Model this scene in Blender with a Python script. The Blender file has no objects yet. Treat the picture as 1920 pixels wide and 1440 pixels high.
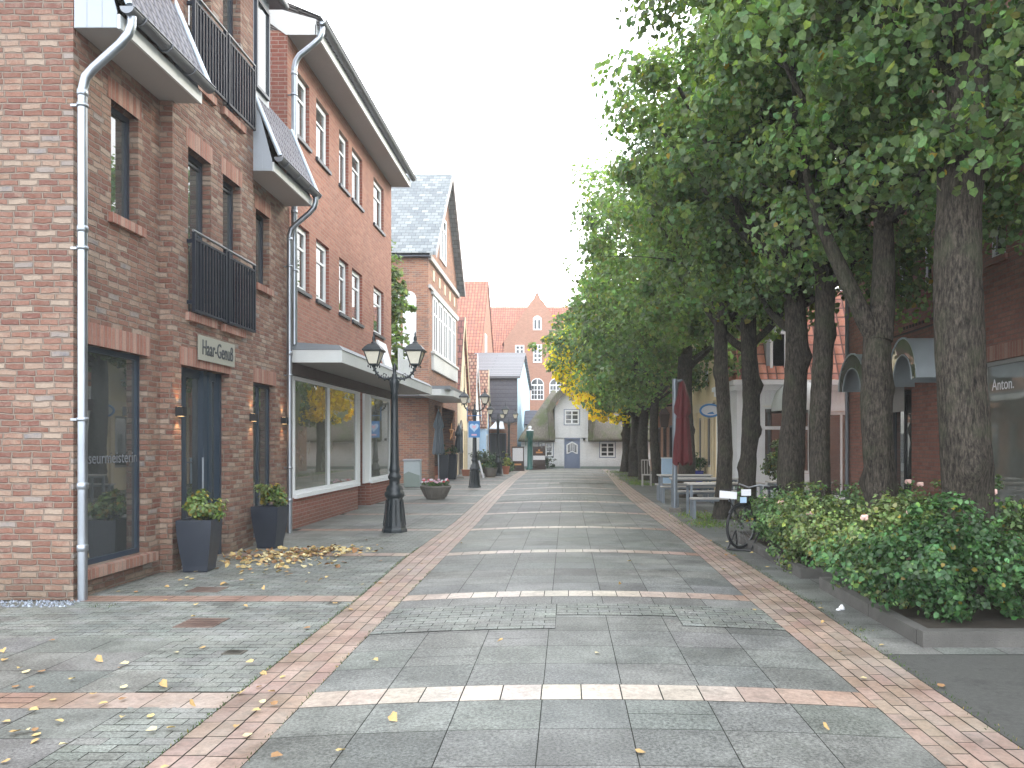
import bpy, math, random
import numpy as np
from mathutils import Vector, Matrix, noise
random.seed(7); rng = np.random.default_rng(7)
SC = bpy.context.scene; COL = SC.collection
R = math.radians
CAM_H = 1.65; FPX = 1440.0
V = Vector
# ------------------------------------------------------------------ materials
def new_mat(name):
    m = bpy.data.materials.new(name); m.use_nodes = True
    nt = m.node_tree; nt.nodes.clear()
    out = nt.nodes.new('ShaderNodeOutputMaterial')
    return m, nt, out
class NT:
    def __init__(s, nt): s.nt = nt
    def n(s, t, **k):
        nd = s.nt.nodes.new(t)
        for a, b in k.items(): setattr(nd, a, b)
        return nd
    def link(s, a, b): s.nt.links.new(a, b)
    def m(s, op, a, b=None, c=None):
        nd = s.n('ShaderNodeMath', operation=op)
        for i, x in enumerate((a, b, c)):
            if x is None: continue
            if isinstance(x, (int, float)): nd.inputs[i].default_value = x
            else: s.link(x, nd.inputs[i])
        return nd.outputs[0]
    def mix(s, f, a, b, mode='MIX'):
        nd = s.n('ShaderNodeMix', data_type='RGBA', blend_type=mode)
        for i, x in ((0, f), (6, a), (7, b)):
            if isinstance(x, (int, float)): nd.inputs[i].default_value = x
            elif isinstance(x, tuple): nd.inputs[i].default_value = (*x[:3], 1)
            else: s.link(x, nd.inputs[i])
        return nd.outputs[2]
    def noise(s, scale, detail=3, vec=None, rough=.55):
        nd = s.n('ShaderNodeTexNoise'); nd.inputs['Scale'].default_value = scale
        nd.inputs['Detail'].default_value = detail; nd.inputs['Roughness'].default_value = rough
        if vec is not None: s.link(vec, nd.inputs['Vector'])
        return nd.outputs['Fac']
    def ramp(s, f, stops, interp='LINEAR'):
        nd = s.n('ShaderNodeValToRGB'); cr = nd.color_ramp; cr.interpolation = interp
        while len(cr.elements) < len(stops): cr.elements.new(.5)
        for e, (p, c) in zip(cr.elements, stops):
            e.position = p; e.color = (*c, 1) if len(c) == 3 else c
        s.link(f, nd.inputs[0]); return nd.outputs[0]
    def bsdf(s, col, rough=.7, metal=0., bump=None, bs=.3, bd=.01, spec=.5, ior=None):
        b = s.n('ShaderNodeBsdfPrincipled')
        if isinstance(col, tuple): b.inputs['Base Color'].default_value = (*col[:3], 1)
        else: s.link(col, b.inputs['Base Color'])
        if isinstance(rough, (int, float)): b.inputs['Roughness'].default_value = rough
        else: s.link(rough, b.inputs['Roughness'])
        b.inputs['Metallic'].default_value = metal
        b.inputs['Specular IOR Level'].default_value = spec
        if ior: b.inputs['IOR'].default_value = ior
        if bump is not None:
            bp = s.n('ShaderNodeBump'); bp.inputs['Strength'].default_value = bs; bp.inputs['Distance'].default_value = bd
            s.link(bump, bp.inputs['Height']); s.link(bp.outputs[0], b.inputs['Normal'])
        return b.outputs[0]
def plain(name, col, rough=.6, metal=0., var=.18, scale=6., bump=.15, spec=.5, bd=.004, dirt=.25):
    m, nt, out = new_mat(name); N = NT(nt)
    tc = N.n('ShaderNodeTexCoord').outputs['Object']
    n1 = N.noise(scale, 5, tc); n2 = N.noise(scale*.17, 2, tc)
    f = N.m('ADD', N.m('MULTIPLY', n1, .5), N.m('MULTIPLY', n2, .5))
    c = N.mix(N.m('MULTIPLY_ADD', f, 2.2, -.6), tuple(x*(1-var) for x in col), tuple(min(1, x*(1+var)) for x in col))
    if dirt: c = N.mix(N.m('MULTIPLY', N.ramp(n2, [(.45, (0, 0, 0)), (.7, (1, 1, 1))]), dirt), c, tuple(x*.55 for x in col))
    r = N.m('MULTIPLY_ADD', n1, .25, rough-.12)
    s = N.bsdf(c, r, metal, N.noise(scale*12, 4, tc), bump, bd, spec)
    N.link(s, out.inputs[0]); return m
def grid_mat(name, cols, mortar, bw, bh, mw, axis='xy', offset=.5, bump=.7, rough=.85, vk=1., wob=.006, jit=.0, big=.25, tile=0, rowjit=0., bd=.012, patch=0.):
    m, nt, out = new_mat(name); N = NT(nt)
    tc = N.n('ShaderNodeTexCoord').outputs['Object']
    no = N.n('ShaderNodeTexNoise'); no.inputs['Scale'].default_value = 9; no.inputs['Detail'].default_value = 2; N.link(tc, no.inputs['Vector'])
    sn = N.n('ShaderNodeSeparateXYZ'); N.link(no.outputs['Color'], sn.inputs[0])
    sp = N.n('ShaderNodeSeparateXYZ'); N.link(tc, sp.inputs[0])
    u = {'xy': N.m('ADD', sp.outputs[0], sp.outputs[1]), 'x': sp.outputs[0], 'y': sp.outputs[1], 'z': sp.outputs[2]}[axis]
    v = sp.outputs[2] if axis != 'z' else N.m('ADD', sp.outputs[0], sp.outputs[1])
    u = N.m('ADD', u, N.m('MULTIPLY_ADD', sn.outputs[0], wob*2, 50-wob)); v = N.m('ADD', v, N.m('MULTIPLY_ADD', sn.outputs[1], wob*2, 50-wob))
    rowf = N.m('DIVIDE', v, bh/vk); row = N.m('FLOOR', rowf); fv = N.m('FRACT', rowf)
    uu = N.m('ADD', N.m('DIVIDE', u, bw), N.m('MULTIPLY', N.m('MODULO', row, 2.), offset))
    if rowjit:
        wr = N.n('ShaderNodeTexWhiteNoise', noise_dimensions='1D'); N.link(row, wr.inputs['W'])
        uu = N.m('ADD', uu, N.m('MULTIPLY', wr.outputs[0], rowjit))
    c_ = N.m('FLOOR', uu); fu = N.m('FRACT', uu)
    cb = N.n('ShaderNodeCombineXYZ'); N.link(c_, cb.inputs[0]); N.link(row, cb.inputs[1])
    wn = N.n('ShaderNodeTexWhiteNoise', noise_dimensions='2D'); N.link(cb.outputs[0], wn.inputs['Vector'])
    eu = N.m('MULTIPLY', N.m('MINIMUM', fu, N.m('SUBTRACT', 1., fu)), bw)
    ev = N.m('MULTIPLY', N.m('MINIMUM', fv, N.m('SUBTRACT', 1., fv)), bh)
    e = N.m('MINIMUM', eu, ev)
    if tile: e = N.m('MULTIPLY', fv, bh) if tile == 1 else e
    mr = N.n('ShaderNodeMapRange', interpolation_type='SMOOTHSTEP'); N.link(e, mr.inputs[0])
    mr.inputs[1].default_value = mw*.5-.002; mr.inputs[2].default_value = mw*.5+.004
    mask = mr.outputs[0]
    bc = N.ramp(wn.outputs['Value'], cols, 'CONSTANT')
    fine = N.noise(60, 4, tc); med = N.noise(14, 4, tc); bigf = N.noise(.7, 4, tc)
    bc = N.mix(N.m('MULTIPLY', N.ramp(med, [(.35, (0, 0, 0)), (.75, (1, 1, 1))]), .4), bc, N.mix(.5, bc, (.50, .42, .36)))
    bc = N.mix(.75, bc, N.ramp(fine, [(.25, (.72, .72, .72)), (.75, (1.15, 1.15, 1.15))]), 'MULTIPLY')
    if patch:
        pn = N.noise(7.5, 5, tc, .65)
        wn2 = N.m('MULTIPLY_ADD', wn.outputs['Value'], .35, -.17)
        bc = N.mix(N.m('MULTIPLY', N.ramp(N.m('ADD', pn, wn2), [(.5, (0, 0, 0)), (.68, (1, 1, 1))]), .42*patch), bc, (.52, .43, .36))
    col = N.mix(mask, mortar, bc)
    if tile == 0 and not name.startswith('white'): col = N.mix(1., col, (.68, .64, .60) if patch else (.84, .82, .81), 'MULTIPLY')
    col = N.mix(N.m('MULTIPLY', N.ramp(bigf, [(.4, (0, 0, 0)), (.75, (1, 1, 1))]), big), col, N.mix(.55, col, (.1, .1, .095)))
    if tile == 0:
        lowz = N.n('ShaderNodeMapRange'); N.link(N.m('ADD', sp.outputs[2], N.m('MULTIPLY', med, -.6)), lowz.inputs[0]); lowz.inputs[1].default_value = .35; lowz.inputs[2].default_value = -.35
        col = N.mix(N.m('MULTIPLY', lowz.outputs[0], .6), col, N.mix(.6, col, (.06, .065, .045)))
        mp = N.n('ShaderNodeMapping'); mp.inputs['Scale'].default_value = (2.4, 2.4, .22); N.link(tc, mp.inputs[0])
        col = N.mix(N.m('MULTIPLY', N.ramp(N.noise(1.6, 4, mp.outputs[0]), [(.5, (0, 0, 0)), (.75, (1, 1, 1))]), .3), col, N.mix(.5, col, (.12, .10, .085)))
    h = N.m('ADD', N.m('MULTIPLY', mask, 1.), N.m('MULTIPLY', fine, .35))
    h = N.m('ADD', h, N.m('MULTIPLY', wn.outputs['Value'], .3))
    if tile == 2: h = N.m('ADD', N.m('SINE', N.m('MULTIPLY', fu, math.pi)), N.m('SUBTRACT', 1., fv))
    s = N.bsdf(col, rough, 0, h, bump, bd, .35)
    N.link(s, out.inputs[0]); return m
def attr_mat(name, rough=.6, scale=80., amt=.35, bump=.3, spec=.5, bd=.003, big=.35):
    m, nt, out = new_mat(name); N = NT(nt)
    tc = N.n('ShaderNodeTexCoord').outputs['Object']
    a = N.n('ShaderNodeVertexColor', layer_name='tone').outputs[0]
    n1 = N.noise(scale, 4, tc, .7); n2 = N.noise(2.2, 5, tc); n3 = N.noise(11, 4, tc)
    n0 = N.noise(scale*.42, 2, tc, .6)
    c = N.mix(1., a, N.ramp(N.m('ADD', N.m('MULTIPLY', n1, .5), N.m('MULTIPLY', n0, .5)), [(.38, (1-amt,)*3), (.62, (1+amt,)*3)]), 'MULTIPLY')
    c = N.mix(1., c, N.ramp(n2, [(.3, (1-big,)*3), (.7, (1.1,)*3)]), 'MULTIPLY')
    c = N.mix(N.m('MULTIPLY', N.ramp(n3, [(.55, (0, 0, 0)), (.72, (1, 1, 1))]), .3), c, (.10, .105, .09))
    vo = N.n('ShaderNodeTexVoronoi'); vo.inputs['Scale'].default_value = 5.5; N.link(tc, vo.inputs['Vector'])
    gum = N.m('MULTIPLY', N.m('LESS_THAN', N.m('ADD', vo.outputs['Distance'], N.m('MULTIPLY', n1, .03)), .075), .5)
    c = N.mix(gum, c, (.13, .125, .115))
    n4 = N.noise(.55, 6, tc, .7); n5 = N.noise(4.5, 6, tc, .7)
    c = N.mix(N.m('MULTIPLY', N.ramp(n4, [(.48, (0, 0, 0)), (.62, (1, 1, 1))]), .28), c, (.30, .30, .275))
    c = N.mix(N.m('MULTIPLY', N.ramp(n5, [(.55, (0, 0, 0)), (.66, (1, 1, 1))]), .35), c, (.085, .09, .075))
    r = N.m('MULTIPLY_ADD', n2, .3, rough-.15)
    s = N.bsdf(c, r, 0, n1, bump, bd, spec)
    N.link(s, out.inputs[0]); return m
def leaf_mat(name, trans=.35, rough=.45):
    m, nt, out = new_mat(name); N = NT(nt)
    a = N.n('ShaderNodeVertexColor', layer_name='tone').outputs[0]
    tc = N.n('ShaderNodeTexCoord').outputs['Object']
    c = N.mix(1., a, N.ramp(N.noise(30, 3, tc), [(.3, (.75,)*3), (.7, (1.2,)*3)]), 'MULTIPLY')
    s = N.bsdf(c, rough, 0, None, spec=.35)
    t = N.n('ShaderNodeBsdfTranslucent'); N.link(N.mix(1., c, (1.5, 1.45, .6), 'MULTIPLY'), t.inputs[0])
    mx = N.n('ShaderNodeMixShader'); mx.inputs[0].default_value = trans
    N.link(s, mx.inputs[1]); N.link(t.outputs[0], mx.inputs[2]); N.link(mx.outputs[0], out.inputs[0]); return m
def glass_mat(name, base, ior=1.9, rough=.015, wav=.0):
    m, nt, out = new_mat(name); N = NT(nt)
    tc = N.n('ShaderNodeTexCoord').outputs['Object']
    c = N.mix(N.noise(1.7, 3, tc), tuple(x*.5 for x in base), tuple(x*1.6 for x in base))
    s = N.bsdf(c, rough, 0, N.noise(1.3, 1, tc), wav, .02, .5, ior)
    N.link(s, out.inputs[0]); return m
def emis_mat(name, col, st):
    m, nt, out = new_mat(name); N = NT(nt); e = N.n('ShaderNodeEmission')
    e.inputs[0].default_value = (*col, 1); e.inputs[1].default_value = st; N.link(e.outputs[0], out.inputs[0]); return m
def bark_mat():
    m, nt, out = new_mat('linden_bark'); N = NT(nt)
    tc = N.n('ShaderNodeTexCoord').outputs['Object']
    mp = N.n('ShaderNodeMapping'); mp.inputs['Scale'].default_value = (1, 1, .22); N.link(tc, mp.inputs[0])
    n1 = N.noise(44, 6, mp.outputs[0], .75); n2 = N.noise(3, 4, tc); n3 = N.noise(90, 3, mp.outputs[0])
    c = N.ramp(n1, [(.36, (.010, .009, .008)), (.5, (.052, .044, .035)), (.66, (.12, .10, .082))])
    c = N.mix(N.ramp(n2, [(.5, (0, 0, 0)), (.75, (.55, .55, .55))]), c, (.075, .085, .05))
    h = N.m('ADD', n1, N.m('MULTIPLY', n3, .35))
    s = N.bsdf(c, .9, 0, h, 1., .035, .2); N.link(s, out.inputs[0]); return m
def thatch_mat():
    m, nt, out = new_mat('thatch_reed'); N = NT(nt)
    tc = N.n('ShaderNodeTexCoord').outputs['Object']
    mp = N.n('ShaderNodeMapping'); mp.inputs['Scale'].default_value = (1, .25, .12); N.link(tc, mp.inputs[0])
    n1 = N.noise(30, 5, mp.outputs[0], .7); n2 = N.noise(1.1, 4, tc)
    c = N.ramp(n1, [(.3, (.09, .08, .065)), (.7, (.26, .235, .20))])
    c = N.mix(N.ramp(n2, [(.45, (0, 0, 0)), (.62, (.75, .75, .75))]), c, (.10, .125, .05))
    N.link(N.bsdf(c, .95, 0, n1, 1., .05, .1), out.inputs[0]); return m
M = {}
C = lambda *s: [(p, c) for p, c in s]
M['brick1'] = grid_mat('handmade_brick', C((0, (.26, .12, .09)), (.2, (.33, .165, .125)), (.40, (.24, .10, .08)), (.54, (.36, .205, .155)), (.70, (.41, .285, .225)), (.82, (.46, .365, .30)), (.88, (.33, .195, .135)), (.965, (.26, .255, .28))),
                       (.33, .27, .23), .205, .0667, .014, wob=.016, rowjit=.7, bump=1., bd=.02, big=.15, patch=1.)
M['soldier1'] = grid_mat('soldier_brick', C((0, (.33, .14, .10)), (.35, (.42, .21, .155)), (.6, (.38, .17, .125)), (.8, (.46, .28, .22))), (.36, .28, .235), .072, 3., .010, offset=0, wob=.004, bump=.8)
M['brick2'] = grid_mat('red_brick', C((0, (.40, .165, .115)), (.3, (.44, .19, .13)), (.6, (.37, .15, .105)), (.85, (.48, .22, .155))), (.40, .29, .23), .25, .077, .012, wob=.002, bump=.6)
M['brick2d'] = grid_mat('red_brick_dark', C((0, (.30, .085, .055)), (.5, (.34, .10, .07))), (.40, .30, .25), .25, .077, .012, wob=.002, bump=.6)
M['brick3'] = grid_mat('old_brick', C((0, (.40, .17, .10)), (.3, (.46, .22, .13)), (.6, (.33, .14, .09)), (.8, (.28, .15, .11))), (.38, .31, .25), .24, .08, .014, wob=.006, bump=.8, big=.4)
M['brick4'] = grid_mat('far_brick', C((0, (.43, .21, .14)), (.5, (.47, .24, .16)), (.8, (.39, .19, .125))), (.48, .31, .23), .24, .08, .012, wob=.002, bump=.4, big=.1)
M['brick5'] = grid_mat('right_brick', C((0, (.32, .13, .095)), (.4, (.36, .15, .11)), (.75, (.28, .11, .08))), (.22, .16, .13), .24, .077, .012, wob=.003, bump=.7)
M['tile_red_x'] = grid_mat('red_pantile', C((0, (.40, .13, .075)), (.4, (.47, .17, .10)), (.8, (.35, .12, .08))), (.14, .06, .045), .26, .30, .045, axis='x', offset=0, bump=1., tile=2, bd=.04, wob=.003, rough=.7)
M['tile_mix_x'] = grid_mat('mottled_pantile', C((0, (.46, .25, .17)), (.3, (.38, .18, .13)), (.6, (.50, .31, .22)), (.85, (.32, .18, .14))), (.17, .09, .07), .22, .2, .05, axis='x', offset=.5, bump=1., tile=2, bd=.05, wob=.003, rough=.7)
M['tile_dark_x'] = grid_mat('dark_red_tile', C((0, (.23, .07, .06)), (.5, (.28, .10, .08))), (.09, .04, .04), .3, .36, .05, axis='x', offset=.5, bump=1., tile=2, bd=.04, wob=.003, rough=.6)
M['tile_y'] = grid_mat('dark_clay_tile', C((0, (.085, .085, .115)), (.5, (.115, .115, .15))), (.02, .02, .03), .13, .17, .02, axis='y', offset=.5, bump=1., tile=2, bd=.04, wob=.002, rough=.45)
M['slate_x'] = grid_mat('grey_slate', C((0, (.21, .25, .27)), (.3, (.26, .30, .32)), (.6, (.17, .205, .23)), (.85, (.32, .36, .37))), (.09, .11, .12), .30, .17, .016, axis='x', bump=.8, wob=.003, rough=.55)
M['slate_wall'] = grid_mat('slate_cladding', C((0, (.10, .105, .14)), (.5, (.115, .12, .155))), (.035, .035, .05), 60., .26, .02, axis='x', bump=.8, wob=.002, rough=.6)
M['slat_roof'] = grid_mat('ribbed_roof', C((0, (.14, .145, .165)), (.5, (.165, .17, .19))), (.06, .06, .08), 5., .15, .05, axis='x', bump=.8, wob=.002, rough=.45)
M['white_brick'] = grid_mat('white_painted_brick', C((0, (.82, .85, .87)), (.5, (.86, .88, .90))), (.76, .79, .81), .25, .08, .01, wob=.006, bump=.7, big=.12)
M['white'] = plain('white_paint', (.76, .78, .79), .5, var=.06, dirt=.12)
M['cream'] = plain('cream_render', (.66, .57, .40), .8, var=.08, scale=3)
M['yellowish'] = plain('pale_yellow_render', (.70, .58, .36), .8, var=.08, scale=3)
M['blue_render'] = plain('pale_blue_boards', (.42, .62, .74), .7, var=.06, scale=3)
M['greyclad'] = plain('grey_zinc_cladding', (.33, .36, .40), .5, var=.06)
M['flash'] = plain('grey_flashing', (.17, .185, .20), .5, .2, var=.08)
M['soffit'] = plain('soffit_board', (.40, .38, .37), .7, var=.05, dirt=.1)
M['soffit2'] = plain('soffit_warm', (.30, .275, .25), .7, var=.06, dirt=.1)
M['fascia'] = plain('white_fascia', (.60, .62, .61), .55, var=.08, dirt=.35, scale=3)
M['zinc'] = plain('zinc_metal', (.34, .37, .41), .36, .9, var=.2, dirt=.3, scale=4)
M['palezinc'] = plain('pale_zinc_sheet', (.40, .45, .48), .4, .25, var=.1, dirt=.3)
M['zincdull'] = plain('weathered_zinc', (.20, .21, .23), .5, .7, var=.2, dirt=.3)
M['zincroof'] = plain('zinc_edge', (.46, .53, .60), .45, .3, var=.08)
M['frame_dark'] = plain('anthracite_frame', (.028, .036, .05), .4, var=.1, dirt=0)
M['frame_blue'] = plain('dark_blue_frame', (.025, .04, .06), .4, var=.1, dirt=0)
M['rail'] = plain('black_rail', (.010, .013, .022), .5, var=.1, dirt=0, spec=.25)
M['railtop'] = plain('steel_handrail', (.25, .26, .27), .35, .8, dirt=0)
M['iron'] = plain('black_lacquer_iron', (.014, .020, .024), .35, var=.3, scale=18, bump=.3, dirt=0)
M['greeniron'] = plain('green_iron', (.02, .10, .085), .4, var=.15, dirt=.1)
M['glass'] = glass_mat('window_glass', (.05, .055, .055), 2.8)
M['glass2'] = glass_mat('shop_glass', (.13, .135, .115), 2.6, .01)
M['glassfar'] = glass_mat('far_glass', (.03, .035, .04), 1.6, .05)
M['milk'] = plain('milky_lantern_glass', (.78, .74, .62), .25, var=.05, dirt=.0)
M['planter'] = plain('charcoal_planter', (.022, .028, .042), .45, var=.15, dirt=.1)
M['soil'] = plain('soil', (.05, .04, .03), .95, var=.4, scale=30, bump=.8)
M['kerb'] = plain('concrete_kerb', (.105, .10, .092), .9, var=.4, scale=7, bump=1., dirt=.8, bd=.01)
M['concrete'] = plain('washed_concrete', (.17, .155, .135), .9, var=.3, scale=25, bump=.8)
M['wood'] = plain('wood_slat', (.42, .40, .37), .7, var=.15, scale=10)
M['steel'] = plain('galvanised_leg', (.22, .25, .28), .45, .6, var=.15)
M['redcloth'] = plain('red_canvas', (.095, .010, .012), .8, var=.25, scale=5, bump=.4, bd=.02)
M['greycloth'] = plain('grey_canvas', (.06, .075, .09), .8, var=.2, scale=5, bump=.4, bd=.02)
M['bluepaint'] = plain('blue_sign_paint', (.06, .22, .50), .45, var=.06, dirt=0)
M['bluepot'] = plain('blue_glaze', (.02, .03, .30), .25, var=.1, dirt=0)
M['pink'] = plain('pale_pink', (.72, .45, .55), .5, var=.06, dirt=0)
M['lightblue'] = plain('light_blue_paint', (.45, .62, .80), .5, var=.06, dirt=0)
M['doorblue'] = plain('blue_grey_door', (.16, .20, .30), .45, var=.06, dirt=0)
M['box'] = plain('grey_cabinet', (.36, .42, .44), .55, var=.05)
M['boxgreen'] = plain('green_grey_paint', (.20, .25, .23), .55, var=.05)
M['terracotta'] = plain('terracotta', (.38, .15, .09), .8)
M['brown'] = plain('dark_brown_board', (.055, .035, .03), .6)
M['greymetalframe'] = plain('beige_grey_frame', (.30, .29, .27), .55, var=.05)
M['black'] = plain('matt_black', (.015, .015, .017), .6, dirt=0)
M['rubber'] = plain('tyre_rubber', (.018, .018, .02), .7, dirt=0)
M['poster'] = plain('paper_white', (.72, .72, .75), .6, var=.03, dirt=0)
M['text'] = plain('dark_lettering', (.03, .035, .045), .5, dirt=0)
M['textgrey'] = plain('grey_lettering', (.15, .16, .175), .5, dirt=0)
M['plate'] = plain('sign_plate', (.30, .295, .25), .4, var=.05, dirt=.1)
M['orange'] = plain('orange_print', (.60, .28, .10), .5, dirt=0)
M['door_wood'] = plain('red_brown_wood', (.26, .09, .05), .6, var=.25, scale=8)
M['awning'] = plain('grey_white_awning', (.52, .54, .52), .8, var=.06)
M['rosepink'] = plain('rose_petal', (.80, .52, .46), .6, var=.15, dirt=0)
M['redpetal'] = plain('red_petal', (.62, .08, .10), .6, dirt=0)
M['bark'] = bark_mat(); M['thatch'] = thatch_mat()
M['leaf'] = leaf_mat('linden_leaf', .48); M['bush'] = leaf_mat('bush_leaf', .25)
M['litter'] = leaf_mat('dry_leaf', .05, .7)
M['slab'] = attr_mat('granite_slab', .55, 130, .62, .5, .5)
M['clinker'] = attr_mat('clinker_paver', .45, 60, .22, .3, .5)
M['warm'] = emis_mat('warm_lamp_face', (1, .62, .28), 6.)
M['ground'] = plain('dark_joint_sand', (.035, .036, .03), .95, var=.4, scale=12, bump=.5)
# ------------------------------------------------------------------ mesh builder
class MB:
    def __init__(s): s.v = []; s.f = []; s.m = []; s.t = []; s.cm = 0; s.ct = None; s.sm = []; s.smooth = False
    def add(s, vs, fs):
        b = len(s.v); s.v += [tuple(x) for x in vs]
        for f in fs: s.f.append([b+i for i in f]); s.m.append(s.cm); s.t.append(s.ct); s.sm.append(s.smooth)
    def poly(s, *pts): s.add(pts, [list(range(len(pts)))])
    def hexa(s, p): s.add(p, [(0, 3, 2, 1), (4, 5, 6, 7), (0, 1, 5, 4), (1, 2, 6, 5), (2, 3, 7, 6), (3, 0, 4, 7)])
    def box(s, x0, x1, y0, y1, z0, z1):
        s.hexa([(x0, y0, z0), (x1, y0, z0), (x1, y1, z0), (x0, y1, z0), (x0, y0, z1), (x1, y0, z1), (x1, y1, z1), (x0, y1, z1)])
    def fbox(s, F, u0, u1, z0, z1, n0, n1):
        s.hexa([F.p(u0, z0, n0), F.p(u1, z0, n0), F.p(u1, z0, n1), F.p(u0, z0, n1), F.p(u0, z1, n0), F.p(u1, z1, n0), F.p(u1, z1, n1), F.p(u0, z1, n1)])
    def fpoly(s, F, pts, n=0.): s.add([F.p(u, z, n) for u, z in pts], [list(range(len(pts)))])
    def fprism(s, F, pts, n0, n1):
        k = len(pts); a = [F.p(u, z, n0) for u, z in pts]+[F.p(u, z, n1) for u, z in pts]
        s.add(a, [list(range(k)), list(range(2*k-1, k-1, -1))]+[(i, (i+1) % k, k+(i+1) % k, k+i) for i in range(k)])
    def tube(s, pts, r, seg=12, caps=True):
        pts = [V(p) for p in pts]; n = len(pts); rs = r if isinstance(r, (list, tuple)) else [r]*n
        vs = []; prev = None
        for i, p in enumerate(pts):
            d = ((pts[min(i+1, n-1)]-pts[max(i-1, 0)])).normalized()
            a = prev if prev is not None else (V((0, 0, 1)) if abs(d.z) < .9 else V((1, 0, 0)))
            x = (a-d*a.dot(d)).normalized(); y = d.cross(x); prev = x
            for k in range(seg):
                t = 2*math.pi*k/seg; vs.append(p+(x*math.cos(t)+y*math.sin(t))*rs[i])
        fs = [(i*seg+k, i*seg+(k+1) % seg, (i+1)*seg+(k+1) % seg, (i+1)*seg+k) for i in range(n-1) for k in range(seg)]
        o = s.smooth; s.smooth = True; s.add(vs, fs); s.smooth = o
        if caps: s.add(vs[:seg], [list(range(seg))]); s.add(vs[-seg:], [list(range(seg))])
    def lathe(s, c, prof, seg=16, smooth=True, sq=False, rot=0.):
        vs = []
        for r, z in prof:
            for k in range(seg):
                t = 2*math.pi*(k+.5*(1 if sq else 0))/seg+rot; vs.append((c[0]+r*math.cos(t), c[1]+r*math.sin(t), c[2]+z))
        n = len(prof); o = s.smooth; s.smooth = smooth
        s.add(vs, [(i*seg+k, i*seg+(k+1) % seg, (i+1)*seg+(k+1) % seg, (i+1)*seg+k) for i in range(n-1) for k in range(seg)])
        s.smooth = o; s.add(vs[:seg], [list(range(seg))]); s.add(vs[-seg:], [list(range(seg))])
    def wall(s, F, u0, u1, z0, z1, holes=(), rev=.12, revmat=None):
        us = sorted({u0, u1, *[h[i] for h in holes for i in (0, 1)]}); zs = sorted({z0, z1, *[h[i] for h in holes for i in (2, 3)]})
        for a, b in zip(us, us[1:]):
            for c, d in zip(zs, zs[1:]):
                cu, cz = (a+b)/2, (c+d)/2
                if any(h[0] < cu < h[1] and h[2] < cz < h[3] for h in holes): continue
                s.poly(F.p(a, c), F.p(b, c), F.p(b, d), F.p(a, d))
        o = s.cm
        if revmat is not None: s.cm = revmat
        for a, b, c, d in [h[:4] for h in holes]:
            for (p, q, r_, t) in ((a, c, a, d), (b, c, b, d), (a, c, b, c), (a, d, b, d)):
                s.poly(F.p(p, q), F.p(r_, t), F.p(r_, t, -rev), F.p(p, q, -rev))
        s.cm = o
    def mesh(s, name, mats):
        me = bpy.data.meshes.new(name); me.from_pydata(s.v, [], s.f)
        for m in (mats if isinstance(mats, (list, tuple)) else [mats]): me.materials.append(m)
        me.polygons.foreach_set('material_index', s.m); me.polygons.foreach_set('use_smooth', s.sm)
        if any(t is not None for t in s.t):
            ca = me.color_attributes.new('tone', 'FLOAT_COLOR', 'CORNER'); arr = []
            for f, t in zip(s.f, s.t): arr += list((*(t or (.2, .2, .2)), 1.))*len(f)
            ca.data.foreach_set('color', arr)
        me.update(); return me
class Fr:
    def __init__(s, O, U, N): s.O, s.U, s.N = V(O), V(U), V(N)
    def p(s, u, z, n=0.): return s.O+s.U*u+s.N*n+V((0, 0, z))
def FX(x): return Fr((x, 0, 0), (0, 1, 0), (1, 0, 0))        # left side facades, looking at the street
def FXr(x): return Fr((x, 0, 0), (0, 1, 0), (-1, 0, 0))      # right side facades
def FY(y): return Fr((0, y, 0), (1, 0, 0), (0, -1, 0))       # faces the camera end of the street
# ------------------------------------------------------------------ object helpers
def tag(o, label, cat, group=None, kind=None):
    if label: o['label'] = label
    if cat: o['category'] = cat
    if group: o['group'] = group
    if kind: o['kind'] = kind
    return o
def thing(name, label, cat, loc=(0, 0, 0), group=None, rz=0.):
    o = bpy.data.objects.new(name, None); COL.objects.link(o); o.location = loc; o.rotation_euler = (0, 0, rz)
    o.empty_display_size = .2; return tag(o, label, cat, group)
def obj(name, me, parent=None, world=True, loc=None):
    o = bpy.data.objects.new(name, me); COL.objects.link(o)
    if parent is not None:
        o.parent = parent
        if world:   # mesh is written in world coordinates: undo the (unrotated) parents' offsets
            off = V((0, 0, 0)); p = parent
            while p: off += p.location; p = p.parent
            o.location = -off
    if loc is not None: o.location = loc
    return o
def part(name, mb, mats, parent, world=True, label=None):
    o = obj(name, mb.mesh(name, mats), parent, world)
    if label: o['label'] = label
    return o
def struct(name, mb, mats):
    o = obj(name, mb.mesh(name, mats)); o['kind'] = 'structure'; return o
def copy_tree(o, parent=None):
    c = o.copy(); COL.objects.link(c); c.parent = parent
    for ch in [x for x in bpy.data.objects if x.parent == o]: copy_tree(ch, c)
    return c
def textmesh(txt, size, mat, ext=.004, sx=1.):
    cu = bpy.data.curves.new('lettering', 'FONT'); cu.body = txt; cu.size = size; cu.extrude = ext; cu.resolution_u = 3
    t = bpy.data.objects.new('lettering_tmp', cu); COL.objects.link(t)
    bpy.context.view_layer.update()
    me = bpy.data.meshes.new_from_object(t.evaluated_get(bpy.context.evaluated_depsgraph_get()))
    bpy.data.objects.remove(t)
    me.name = 'lettering'; me.materials.clear(); me.materials.append(mat)
    xs = [v.co.x for v in me.vertices]; w = max(xs)-min(xs)
    return me, w
def letters(txt, size, mat, parent, O, U, N, width=None, ext=.004):
    """letters standing on a face: O = world point of the lower left corner"""
    me, w = textmesh(txt, size, mat, ext); k = (width/w) if width else 1.
    U, N = V(U), V(N); O = V(O)
    me.transform(Matrix(((U.x*k, 0, N.x, O.x), (U.y*k, 0, N.y, O.y), (0, 1, 0, O.z), (0, 0, 0, 1))))
    return obj('lettering', me, parent, True)
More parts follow.
